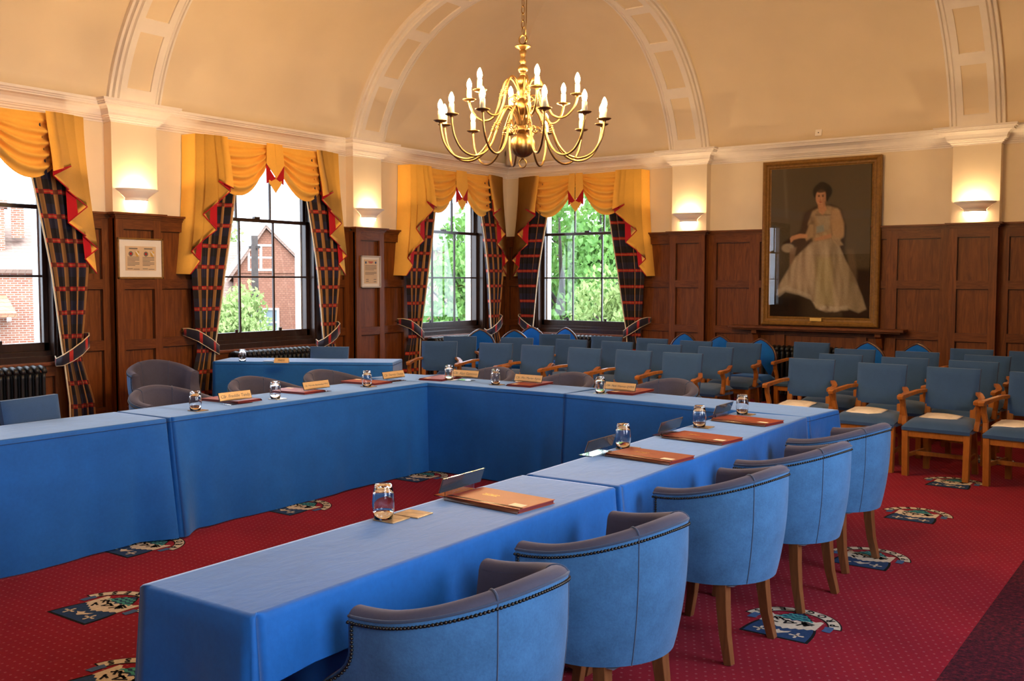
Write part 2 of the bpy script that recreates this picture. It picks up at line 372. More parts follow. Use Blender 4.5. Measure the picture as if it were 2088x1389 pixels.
# ribs: an arch of mouldings and sunk panels, swept along the cove profile
TRIM=[0]
def trim(mb,mats,**k):
    TRIM[0]+=1; return struct(mb.build('trim_%d'%TRIM[0],mats,**k))
def rib(pos,axis,span):
    pts=[]                                   # (dist along span, z, normal angle)
    b0=math.asin((3.38-ZCN)/RR)
    n=40
    for i in range(n+1):
        a=b0+(pi/2-b0)*i/n; pts.append((XC-RR*cos(a),ZCN+RR*sin(a),a))
    arc=[0]
    for i in range(1,len(pts)): arc.append(arc[-1]+hypot(pts[i][0]-pts[i-1][0],pts[i][1]-pts[i-1][1]))
    flat=span-2*XC; k=14
    left=list(pts); mid=[(XC+flat*i/k,ZCN+RR,pi/2) for i in range(1,k)]
    right=[(span-d,z,pi-a) for d,z,a in reversed(pts)]
    P=left+mid+right; m=MB()
    sec=[(-.30,-.12),(-.30,-.035),(-.275,-.03),(-.27,-.055),(-.255,-.06),(-.25,-.02),(-.225,-.012),(-.215,-.03),(-.205,0)]
    sec=sec+[(-x,y) for x,y in reversed(sec)]
    def put(i,x,o):
        d,z,a=P[i]; D=d-o*-1*0; nx,nz=cos(a),-sin(a)         # inward normal
        d2,z2=d+nx*o,z+nz*o
        return (d2,pos+x,z2) if axis=='x' else (pos+x,d2,z2)
    V=[];w=len(sec)
    for i in range(len(P)):
        for x,o in sec: V.append(put(i,x,o))
    # strips except face handled with recessed panels
    half=w//2-1
    for i in range(len(P)-1):
        for j in range(w-1):
            if j==half: continue
            m.add([V[i*w+j],V[i*w+j+1],V[(i+1)*w+j+1],V[(i+1)*w+j]],[(0,1,2,3)],0,False)
    xs=[-.205,-.135,.135,.205]; per=10; gap=2
    for i in range(len(P)-1):
        L=i if i<len(P)//2 else len(P)-2-i
        pan=(L%per)>=gap
        for j in range(3):
            o=-.018 if (j==1 and pan) else 0.0
            m.add([put(i,xs[j],o),put(i,xs[j+1],o),put(i+1,xs[j+1],o),put(i+1,xs[j],o)],[(0,1,2,3)],1 if (j==1 and pan) else 0)
        if pan:
            for xx in (-.135,.135): m.add([put(i,xx,0),put(i,xx,-.018),put(i+1,xx,-.018),put(i+1,xx,0)],[(0,1,2,3)],0)
            pl=(i-1 if i>0 else 0); Lp=pl if pl<len(P)//2 else len(P)-2-pl
            if (Lp%per)<gap: m.add([put(i,-.135,0),put(i,.135,0),put(i,.135,-.018),put(i,-.135,-.018)],[(0,1,2,3)],0)
            q=i+1; Lq=q if q<len(P)//2 else len(P)-2-q
            if (Lq%per)<gap or q==len(P)-1: m.add([put(q,-.135,0),put(q,.135,0),put(q,.135,-.018),put(q,-.135,-.018)],[(0,1,2,3)],0)
    if axis=='y': m.map(lambda x,y,z:(x,-y,z))
    return trim(m,[M['white'],M['vault']],recalc=False)
for y in PILL: rib(y,'x',LX)
for x in PILR: rib(x,'y',LY)
# cornice profile (d,z)
CP=[(0,3.18),(.012,3.18),(.012,3.195),(.03,3.20),(.035,3.218),(.05,3.222),(.055,3.235),(.065,3.24),(.068,3.262),(.085,3.292),(.115,3.315),(.15,3.325),(.152,3.338),(.165,3.342),(.17,3.355),(.185,3.36),(.19,3.385),(0.06,3.395),(0,3.395)]
def cornice(fn,length,sgn,pils):
    # plan path of the wall line incl. breaks over the pilasters; offset mitred per profile point
    path=[(0,0)]
    for p in sorted(pils):
        path+=[(p-PW,0),(p-PW,PD),(p+PW,PD),(p+PW,0)]
    path+=[(length,0)]
    m=MB();n=len(path);V=[]
    for i,(s,d) in enumerate(path):
        for o,z in CP:
            ss=s
            if i==0: ss=s+o
            elif i==n-1: ss=s-o
            else:
                k=(i-1)%4; ss=s+(-o if k in (0,1) else o)
            V.append((ss,d+o,z))
    w=len(CP); F=[(i*w+j,i*w+j+1,(i+1)*w+j+1,(i+1)*w+j) for i in range(n-1) for j in range(w-1)]
    m.add(V,F); m.map(lambda s,d,z:fn(s*sgn,d,z)); return trim(m,M['white'],recalc=False)
cornice(WL,LY,-1,[-y for y in PILL]); cornice(WR,LX,1,PILR); cornice(WO,LY,-1,[-y for y in PILL]); cornice(WN,LX,1,PILR)
# pilasters (plaster shaft above the panelling)
def pilaster(fn,c):
    m=MB(); m.bx((c-PW,-.01,ZR-.02),(c+PW,PD,ZC0)); m.map(fn); trim(m,M['plaster'])
for c in PILL: pilaster(WL,c)
for c in PILR: pilaster(WR,c)
# oak panelling
ROWS=[(.30,.88),(.98,1.50),(1.60,2.11)]
def panelling(name,fn,s0,s1,panels,d0=0.0,z1=ZR,rows=ROWS,parent=None,cap=True,ends=False):
    m=MB(); b=.010; f=.045
    m.bx((s0,d0-.01,0),(s1,d0+b,z1-.05),0)
    top=z1-.045 if cap else z1; x=s0
    R=[r for r in rows if r[1]<top]
    for a,e in sorted(panels)+[(s1,None)]:
        if a>x: m.bx((x,d0,0),(a,d0+f,top),0)          # stile
        if e is None: break
        z=0
        for r0,r1 in R:
            m.bx((a,d0,z),(e,d0+f-.001,r0),1); z=r1
            e2=.009                                       # inner bead of each panel, coloured dark as a painted shadow line
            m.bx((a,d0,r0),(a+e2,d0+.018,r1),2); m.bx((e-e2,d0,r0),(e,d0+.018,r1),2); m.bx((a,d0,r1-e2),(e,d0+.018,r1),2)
        m.bx((a,d0,z),(e,d0+f-.001,top),1); x=e
    if cap:
        q=.06 if ends else 0
        for dd,za,zb in ((.055,z1-.062,z1-.04),(.068,z1-.04,z1-.022),(.095,z1-.022,z1)):
            m.bx((s0-(dd-f if ends else 0),d0-.01,za),(s1+(dd-f if ends else 0),d0+dd,zb),1)
    m.bx((s0,d0,0),(s1,d0+.055,.16),1)
    if ends:
        for q in (s0,s1-.012): m.bx((q,0,0),(q+.012,d0+.02,top))
    m.map(fn); o=m.build(name,[M['oak'],M['oakh'],M['oakshade']],parent=parent); return struct(o)
def fill(s0,s1,target=.46,st=.10):
    n=max(1,round((s1-s0)/(target+st))); w=(s1-s0-st*(n+1))/n
    return [(s0+st+i*(w+st),s0+st+i*(w+st)+w) for i in range(n)]
def side(fn,parent,s0,s1,wins,pils,custom=None):
    ev=sorted([(c-HW-.04,c+HW+.04,'w') for c in wins]+[(p-PW,p+PW,'p') for p in pils]); x=s0
    for a,b,k in ev+[(s1,s1,'e')]:
        if a-x>.05:
            cp=None
            for (u,v,pp) in (custom or []):
                if abs(u-x)<.2 and abs(v-a)<.2: cp=pp
            panelling('wood_panelling',fn,x,a,cp or fill(x,a,.40 if a-x<1.2 else .46,.075 if a-x<.6 else .1),parent=parent)
        if k=='w': panelling('wood_panelling',fn,a,b,fill(a,b,.42),z1=.76,rows=[(.25,.66)],parent=parent,cap=False)
        if k=='p': panelling('wood_panelling',fn,a,b,[(a+.085,b-.085)],d0=PD,parent=parent,ends=True)
        x=b
side(WL,wl,-LY,0,[c for n,f,c in WIN if n=='left'],PILL)
side(WR,wr,0,LX,[1.45],PILR,[(3.466,6.597,[(3.58,4.06),(4.20,4.42),(4.56,5.48),(5.62,5.84),(5.97,6.47)])])
side(WO,wo,-LY,0,[c for n,f,c in WINO],[])
side(WN,wn,0,LX,[],[])
# ------------------------------------------------------------------ sash windows
def sash_window(i,fn,c):
    e=struct(empty('window_%d'%i)); D=M['frame_dark']
    fr=MB()
    for s in (-1,1):
        fr.bx((c+s*HW,-.20,ZB),(c+s*(HW-.055),.03,ZT)); fr.bx((c+s*(HW+.035),-.01,ZB),(c+s*(HW-.03),.045,ZT+.03)); fr.bx((c+s*(HW-.055),-.105,ZB),(c+s*(HW-.07),-.085,ZT))
    fr.bx((c-HW,-.20,ZT-.06),(c+HW,.045,ZT+.03)); fr.bx((c-HW,-.20,ZB),(c+HW,-.03,.905)); fr.bx((c-HW,-.03,ZB),(c+HW,.01,.86))
    fr.map(fn); struct(fr.build('frame',D,e,bevel=.004))
    def sash(z0,z1,d,rows,bot,name):
        a=c-HW+.055;b=c+HW-.055; st=.05; m=MB()
        m.bx((a,d,z0),(a+st,d+.04,z1)); m.bx((b-st,d,z0),(b,d+.04,z1)); m.bx((a,d,z0),(b,d+.04,z0+bot)); m.bx((a,d,z1-.04),(b,d+.04,z1))
        w=(b-a-2*st)/3
        for k in (1,2): m.bx((a+st+w*k-.011,d+.006,z0+bot),(a+st+w*k+.011,d+.034,z1-.04))
        for k in range(1,rows): z=z0+bot+(z1-.04-z0-bot)*k/rows; m.bx((a+st,d+.006,z-.011),(b-st,d+.034,z+.011))
        if name=='lower_sash':
            for q in (-.33,.33): m.bx((c+q-.02,d+.04,z0+bot),(c+q+.02,d+.055,z0+bot+.035)); 
            m.bx((c-.04,d+.0,z1),(c+.04,d+.05,z1+.025))
        m.map(fn); o=struct(m.build(name,D,e,bevel=.003))
        g=MB(); g.bx((a+.03,d+.016,z0+.02),(b-.03,d+.020,z1-.02)); g.map(fn); struct(g.build('glass',M['pane'],o))
    sash(.905,2.315,-.10,2,.08,'lower_sash'); sash(2.285,2.985,-.15,1,.035,'upper_sash')
    s=MB(); s.bx((c-HW-.08,-.03,.762),(c+HW+.08,.075,.80)); s.map(fn); struct(s.build('sill',M['sill'],e,bevel=.012,seg=3))
    r=MB()
    for q in (-1,1): r.bx((c+q*(HW-.07),-.30,ZB-.1),(c+q*(HW+.02),-.20,ZT+.1))
    r.bx((c-HW,-.30,ZT-.07),(c+HW,-.20,ZT+.1)); r.bx((c-HW,-.38,ZB-.1),(c+HW,-.20,.86)); r.map(fn); struct(r.build('outer_reveal',M['extwhite'],e))
    # sky portal: helps sampling of the daylight that comes through this opening, gives no light itself
    L=bpy.data.lights.new('sky_portal','AREA'); L.shape='RECTANGLE'; L.size=1.5; L.size_y=2.1; L.cycles.is_portal=True
    o=bpy.data.objects.new('sky_portal',L); COL.objects.link(o)
    p=Vector(fn(c,-.34,1.93)); q=Vector(fn(c,1,1.93)); o.location=p; o.rotation_euler=(q-p).to_track_quat('-Z','Y').to_euler()
for i,(n,f,c) in enumerate(WIN+WINO): sash_window(i+1,f,c)
for c in PILL: pilaster(WO,c)
# ------------------------------------------------------------------ valances and curtains
def valance(fn,c,label):
    root=tag(empty('window_valance',fn(c,0,ZT+.13)),label,'valance','gold swagged valances over the windows'); o0=Vector(fn(c,0,ZT+.13))
    Z0=3.165; D0=.215; HWV=1.06
    def mk(mb,name,mats,parent,**k):
        mb.map(fn).tr(Matrix.Translation(-o0)); o=mb.build(name,mats,parent,**k); return o
    b=MB(); b.bx((c-HWV+.01,.002,Z0-.12),(c+HWV-.01,D0-.035,Z0-.01)); mk(b,'pelmet_board',M['gold'],root)
    for sg in (-1,1):
        # swag
        def sw(u,v):
            s=.06+.72*u; ai=.16*v+.02; ao=.50*v**.95; sag=.27*v
            z=Z0-(ai*(1-u)+ao*u)-sag*4*u*(1-u)*(1-.25*(u-.5))
            ph=v*5.2; fold=.5+.5*sin(2*pi*ph-1.2+.5*sin(5*u)); fold=fold**1.3
            env=min(1,v*5)*(0.35+.65*abs(u-.45)*1.6)*min(1,(1-v)*8+.3)
            d=D0-.035+.075*sin(pi*min(1,max(0,u)))*sin(pi*min(1,v*.75+.02))+.125*fold*env*min(1,max(0,(.93-u)*9)+.08)*min(1,u*6+.15)
            return (c+sg*s,d,z-.022*fold*env*(1-v))
        m=MB(); m.grid(sw,26,44); mk(m,'swag',M['gold'],root,recalc=False)
        # cascade tail: an accordion fold whose hem climbs towards the middle of the window
        T=[(-.02,1.66,-.21),(0,1.655,0),(.105,1.80,.004),(0.0,1.90,.025),(.125,2.02,.027),(.110,2.02,.041),(.235,2.14,.044),(.105,2.30,.066),(.255,2.45,.069),(.238,2.45,.083),(.385,2.57,.086),(.225,2.67,.106),(.315,2.64,.108),(.300,2.64,.120),(.40,2.60,.122)]
        n=16; V=[]; 
        for (t,zh,dd) in T:
            for j in range(n+1):
                w=j/n; z=Z0+(zh-Z0)*w; spread=1+.0*w
                tt=t-.10*w*w*(1 if t<.2 else .35)*(1-max(t,0)/.5)
                if dd<-.1: d=.01
                else: d=D0+dd*(.35+.65*w)+.03*w*sin(2.5*w)
                V.append((c+sg*(HWV-tt),d,z+(.008*sin(6*t) if j==0 else 0)))
        F=[(i*(n+1)+j,i*(n+1)+j+1,(i+1)*(n+1)+j+1,(i+1)*(n+1)+j) for i in range(len(T)-1) for j in range(n)]
        if sg<0: F=[tuple(reversed(f)) for f in F]
        front=MB().add(V,F,0,True); tail=mk(front,'tail',M['gold'],root,recalc=False)
        ln=MB()
        for i in [q for q in range(2,len(T)-1) if T[q+1][0]<T[q][0]-.05]:   # the returns show the red lining
            a=V[i*(n+1):(i+1)*(n+1)]; b2=V[(i+1)*(n+1):(i+2)*(n+1)]
            P=[];off=.004
            J0=10; a,b2=a[J0:],b2[J0:]
            for p,q in zip(a,b2): P+=[(p[0]-sg*.002,p[1]+off,p[2]-.0),(q[0]-sg*.002,q[1]+off*.0-.004,q[2])]
            ln.add(P,[(2*j,2*j+1,2*j+3,2*j+2) for j in range(n-J0)],0,True)
        for i in range(1,len(T)-1):            # red edge roll along the hem
            p,q=V[i*(n+1)+n],V[(i+1)*(n+1)+n]; ln.tube([p,q],.006,6)
        mk(ln,'lining',M['red'],tail,recalc=False)
    # centre tail with two folds meeting on a point
    P=[];w=.125
    def ct(x,z,d): return (c+x,D0+.05+d,z)
    m=MB()
    m.add([ct(-.115,Z0,0),ct(-.01,Z0,.012),ct(-.005,2.77,.03),ct(-.135,2.93,.012)],[(0,1,2,3)])
    m.add([ct(.115,Z0,0),ct(.0,Z0,.004),ct(.005,2.77,.022),ct(.135,2.93,.010)],[(0,1,2,3)])
    m.add([ct(-.10,2.74,.004),ct(.0,2.79,.012),ct(.10,2.74,.004),ct(.085,2.70,.006),ct(0,2.60,.010),ct(-.085,2.70,.006)],[(0,1,2,3,4,5)])
    o=mk(m,'centre_tail',M['gold'],root,solid=.006,recalc=False)
    r=MB()
    for q in (-1,1): r.add([ct(q*.135,2.93,.006),ct(q*.004,2.765,.016),ct(q*.128,2.70,.0)],[(0,1,2)])
    mk(r,'lining',M['red'],o,solid=.004,recalc=False)
def curtain(fn,c,sg,label):
    o0=Vector(fn(c+sg*.95,.14,0)); root=tag(empty('curtain',o0),label,'curtain','tartan curtains held by tiebacks')
    zs=[0,.4,.82,.95,1.7,2.6,3.1]; si=[.86,.86,.82,.80,.69,.52,.46]; so=[1.17,1.14,1.02,1.03,1.10,1.08,1.06]; am=[.035,.034,.02,.02,.034,.04,.04]
    def mk(mb,name,mats,**k):
        mb.map(fn).tr(Matrix.Translation(-o0)); return mb.build(name,mats,root,recalc=False,**k)
    W=1.45
    def f(u,v):
        z=3.1*v+.012; a,b=interp(z,zs,si),interp(z,zs,so); A=interp(z,zs,am)
        ph=2*pi*4.5*u+.6+.25*sin(z*1.7); uu=u+.045*sin(ph*1.0+1.2)/4.5
        s=a+(b-a)*min(1,max(0,uu)); bow=.03*sin(pi*min(1,max(0,(z-.9)/2.2)))
        d=.135+A*sin(ph)+.012*sin(ph*2.3+1)+bow+(.03 if z<.9 else .03)
        return (c+sg*s,d,z)
    m=MB(); m.grid(f,72,40,0,True,lambda u,v:(u*W+(.111 if sg<0 else .27),v*3.1)); mk(m,'drape',M['tartan'])
    p=MB(); p.tube([(lambda q:(q[0],q[1]+.004,q[2]))(f(0,k/40)) for k in range(41)],.008,6); mk(p,'piping',M['cream'])
    # tieback: a band looped round the cloth from a hook on the wall
    path=[(1.13,.03,1.03),(1.12,.13,1.02),(1.07,.215,.99),(.98,.245,.93),(.88,.245,.87),(.79,.22,.82),(.765,.15,.80),(.80,.07,.82)]
    m=MB(); P=[];U=[];L=0
    from mathutils import Vector as Vv
    fine=[]
    for i in range(len(path)-1):
        for k in range(4): fine.append(Vv(path[i]).lerp(Vv(path[i+1]),k/4))
    fine.append(Vv(path[-1])); prev=None; top=[];bot=[]
    for k,q in enumerate(fine):
        if prev is not None: L+=(q-prev).length
        prev=q; h=.062*(.55+.45*sin(pi*min(1,max(.0,k/(len(fine)-1)*1.15))))
        for w in (-h,h): P.append((c+sg*q.x,q.y,q.z+w)); U.append((L,w))
        top.append((c+sg*q.x,q.y,q.z+h)); bot.append((c+sg*q.x,q.y,q.z-h))
    m.add(P,[(2*i,2*i+1,2*i+3,2*i+2) for i in range(len(fine)-1)],0,True,U); t=mk(m,'tieback',M['tband'],solid=.008)
    e=MB(); e.tube(top,.006,6); e.tube(bot,.005,6); e.map(fn).tr(Matrix.Translation(-o0)); e.build('piping',M['cream'],t)
    h=MB(); h.tube([(c+sg*1.14,.0,1.03),(c+sg*1.14,.06,1.03),(c+sg*1.14,.07,1.06)],.007,6); mk(h,'hook',M['brass'])
names={0:'window facing the brick house with the chimney',1:'window behind the press table',2:'last window before the corner on the scroll-picture wall',4:'window beside the long portrait wall'}
VL={0:'gold valance beside the framed shields certificate, partly cut off by the frame edge',1:'gold swagged valance above the window behind the press table',2:'gold swagged valance over the narrow-looking window between scroll picture and room corner',4:'gold swagged valance over the green tree window next to the room corner'}
CL={0:('tartan curtain on the far jamb of the chimney-house window','tartan curtain with deep knotted tieback next to the framed shields certificate'),
    1:('tartan curtain tied back between the shields certificate and the press table','tartan curtain hanging beyond the blue chair at the press table'),
    2:('tartan curtain tied back near the small framed scroll','tartan curtain just before the room corner behind round-backed chairs'),
    4:('tartan curtain just past the room corner beside the tree window','tartan curtain with looped tieback against the panelling on the portrait wall')}
for i in (0,1,2,4):
    n,f,c=WIN[i]; valance(f,c,VL[i])
    for k,sg in enumerate((-1,1)):
        if i==0 and sg<0: continue
        curtain(f,c,sg,CL[i][k])
# ------------------------------------------------------------------ radiators
def radiator(fn,s0,s1,label,z1=.775):
    o0=Vector(fn((s0+s1)/2,.17,0)); root=tag(empty('column_radiator',o0),label,'radiator','dark cast iron column radiators')
    n=int((s1-s0)/.068); m=MB()
    for i in range(n):
        s=s0+.034+i*.068
        for d in (.115,.17,.225):
            m.lathe([(.004,.10),(.022,.13),(.019,.16),(.019,z1-.10),(.023,z1-.06)],8,(s,d,0))
        m.tube([(s,.09,z1-.055),(s,.11,z1-.02),(s,.17,z1-.008),(s,.23,z1-.02),(s,.25,z1-.055)],.026,8)
        m.tube([(s,.10,.13),(s,.17,.115),(s,.24,.13)],.026,8)
    m.map(fn).tr(Matrix.Translation(-o0)); m.build('radiator_columns',M['iron'],root)
    v=MB(); v.tube([(s1,.17,.14),(s1+.05,.17,.14),(s1+.05,.17,.22)],.016,8); v.tube([(s1+.05,.17,.14),(s1+.05,.17,0)],.010,8); v.map(fn).tr(Matrix.Translation(-o0)); v.build('valve',M['brass'],root)
    f=MB()
    for s in (s0+.034,s1-.05): f.bx((s-.02,.10,0),(s+.02,.24,.11))
    f.map(fn).tr(Matrix.Translation(-o0)); f.build('foot',M['iron'],root)
radiator(WL,-8.95,-7.70,'dark column radiator below the chimney-house window beside the curtain')
radiator(WL,-5.50,-4.30,'dark column radiator below the window behind the press table')
radiator(WL,-2.05,-.90,'dark column radiator below the window next to the room corner on the scroll wall')
radiator(WR,.95,2.10,'dark column radiator under the tree window near the round-backed chairs',.77)
radiator(WR,4.30,5.45,'dark column radiator under the wooden shelf below the portrait',.74)
# ------------------------------------------------------------------ wall sconces
def sconce(fn,c,label):
    o0=Vector(fn(c,PD,2.45)); root=tag(empty('wall_sconce',o0),label,'wall lamp','half bowl wall lamps on the pilasters')
    def mk(mb,name,mats,**k): mb.map(fn).tr(Matrix.Translation(-o0)); return mb.build(name,mats,root,**k)
    P=[(.228,2.520),(.235,2.515),(.19,2.485),(.14,2.445),(.118,2.425),(.118,2.418)]
    m=MB(); m.lathe(P,28,(c,PD+.004,0),0,True,0,pi,1,.85); m.lathe([(.12,2.432),(.228,2.520)],28,(c,PD+.004,0),0,True,0,pi,1,.85); mk(m,'bowl',M['white'],recalc=False)
    r=MB(); r.lathe([(.118,2.426),(.125,2.426),(.125,2.402),(.112,2.402)],24,(c,PD+.004,0),0,False,0,pi,1,.85); mk(r,'ring',M['white'],recalc=False)
    d=MB(); d.lathe([(.112,2.404),(.112,2.372),(.09,2.362),(.001,2.360)],24,(c,PD+.004,0),0,True,0,pi,1,.85); mk(d,'diffuser',M['sdiff'],recalc=False)
    b=MB(); b.tube([(c-.055,PD+.085,2.475),(c+.055,PD+.085,2.475)],.014,10); mk(b,'lamp_tube',M['sbulb'])
sconce(WL,PILL[1],'lit plaster half bowl wall lamp above the framed shields certificate')
sconce(WL,PILL[0],'lit plaster half bowl wall lamp above the small framed scroll')
sconce(WR,PILR[0],'lit plaster half bowl wall lamp on the pilaster between tree window and portrait')
sconce(WR,PILR[1],'lit plaster half bowl wall lamp on the pilaster past the portrait')
sconce(WL,PILL[2],'lit plaster half bowl wall lamp on the pilaster outside the picture frame')
for c in PILL[:3]: sconce(WO,c,'lit plaster half bowl wall lamp on the wall opposite the windows')
# ------------------------------------------------------------------ framed papers
def framed(fn,s0,s1,z0,z1,d,label,kind):
    o0=Vector(fn((s0+s1)/2,d,z0)); root=tag(empty('framed_certificate',o0),label,'framed document')
    def mk(mb,name,mats,**k): mb.map(fn).tr(Matrix.Translation(-o0)); return mb.build(name,mats,root,**k)
    m=MB(); w=.018
    m.bx((s0,d,z0),(s0+w,d+.022,z1)); m.bx((s1-w,d,z0),(s1,d+.022,z1)); m.bx((s0,d,z0),(s1,d+.022,z0+w)); m.bx((s0,d,z1-w),(s1,d+.022,z1)); mk(m,'frame',M['gfr'] if kind==1 else M['grey'],bevel=.003)
    m=MB(); m.bx((s0+w*.5,d,z0+w*.5),(s1-w*.5,d+.008,z1-w*.5)); mk(m,'mount',M['paper'])
    W,H=s1-s0,z1-z0; i=MB(); p=MB()
    if kind==1:
        a,b,e,f=s0+.17*W,s1-.16*W,z0+.20*H,z1-.20*H
        p.bx((a,d+.008,e),(b,d+.011,f)); lines=MB()
        for q in (0,1):
            u0=a+.04*W+q*.33*W; u1=u0+.26*W
            lines.bx((u0+.02,d+.011,f-.03),(u1-.02,d+.012,f-.018))
            for k in range(7): lines.bx((u0,d+.011,e+.05+k*.014),(u1-(.05 if k in(0,3) else 0),d+.0115,e+.056+k*.014))
            lines.bx((u0,d+.011,e+.015),(u0+.06,d+.012,e+.022)); lines.bx((u1-.07,d+.011,e+.012),(u1,d+.012,e+.018))
            for t,mt in ((0,1),(1,2)):
                cx=u0+.04+t*.075; cz=f-.078
                if t==0: poly=[(cx+.026*cos(A*pi/8),cz+.026*sin(A*pi/8)) for A in range(16)]
                else: poly=[(cx-.023,cz+.028),(cx+.023,cz+.028),(cx+.023,cz-.005),(cx+.012,cz-.024),(cx,cz-.03),(cx-.012,cz-.024),(cx-.023,cz-.005)]
                i.add([(x,d+.012,z) for x,z in poly],[tuple(range(len(poly)))],t)
                if t==1: i.add([(cx-.023,d+.0125,cz+.028),(cx-.008,d+.0125,cz+.028),(cx+.023,d+.0125,cz-.005),(cx+.015,d+.0125,cz-.018)],[(0,1,2,3)],2)
                else: i.add([(cx+.013*cos(A*pi/4),d+.0126,cz+.013*sin(A*pi/4)) for A in range(8)],[tuple(range(8))],3)
        mk(p,'certificate',M['plate2']); mk(lines,'text_lines',M['ink']); mk(i,'shield_emblems',[M['ink'],M['gilt'],M['paper'],M['red']],recalc=False)
    else:
        a,b,e,f=s0+.17*W,s1-.17*W,z0+.13*H,z1-.12*H
        p.bx((a,d+.008,e),(b,d+.011,f)); mk(p,'scroll',M['plate2']); lines=MB(); y=f-.08; k=0
        while y>e+.09:
            if k not in (5,9,12): lines.bx((a+.015,d+.011,y),(b-.015-(.05 if k in(4,8,11) else 0),d+.0115,y+.006))
            y-=.0145; k+=1
        for q,(u,z) in enumerate(((a+.03,e+.05),(b-.07,e+.05),(b-.07,e+.02),(a+.03,e+.025))): lines.bx((u,d+.011,z),(u+.05,d+.0115,z+.008))
        mk(lines,'text_lines',M['ink'])
        i.bx(((a+b)/2-.045,d+.011,f-.035),((a+b)/2+.045,d+.012,f-.025),1); i.bx(((a+b)/2-.03,d+.011,f-.05),((a+b)/2+.03,d+.012,f-.042),1)
        for u in (a+.03,b-.03): i.add([(u-.013,d+.012,f-.025),(u+.013,d+.012,f-.025),(u+.013,d+.012,f-.045),(u,d+.012,f-.062),(u-.013,d+.012,f-.045)],[(0,1,2,3,4)],0)
        mk(i,'crest_emblems',[M['cmid'],M['red']],recalc=False)
    g=MB(); g.bx((s0+w,d+.0165,z0+w),(s1-w,d+.018,z1-w)); mk(g,'glass',M['picglass'])
M['plate2']=plain('aged_parchment',(.66,.48,.30,1),.7,noise=.05)
framed(WL,-6.93,-6.40,1.606,2.022,PD+.04,'wide framed certificate with two pairs of small shields on the panelled pilaster',1)
framed(WL,-3.455,-3.085,1.495,1.912,PD+.04,'small upright framed scroll on the panelled pilaster beside the gold valance',2)
# ------------------------------------------------------------------ corner loudspeaker and blank plate
sp=tag(empty('wall_speaker',(.27,-.27,3.47),radians(45+90)),'small grey loudspeaker perched on the cornice in the room corner','speaker')
m=MB(); m.box((0,0,0),(.17,.15,.26)); m.build('cabinet',M['grey'],sp,bevel=.03,seg=4)
m=MB(); m.lathe([(.001,0),(.034,0),(.038,.006),(.03,.004),(.001,-.002)],18); m.build('driver',M['darkgrey'],sp,loc=(0,.077,.06),rot=(-pi/2,0,0))
bp=tag(empty('blank_plate',(5.0,-.155,3.47)),'small square blank cover plate on the vault above the portrait','wall plate')
m=MB(); m.box((0,0,0),(.085,.012,.085)); m.build('cover',M['white'],bp,bevel=.003,rot=(radians(-16),0,0))
m=MB(); m.lathe([(.001,0),(.008,0),(.008,.004),(.001,.005)],10); m.build('screw',M['darkgrey'],bp,loc=(0,-.006,0),rot=(pi/2-radians(16),0,0))
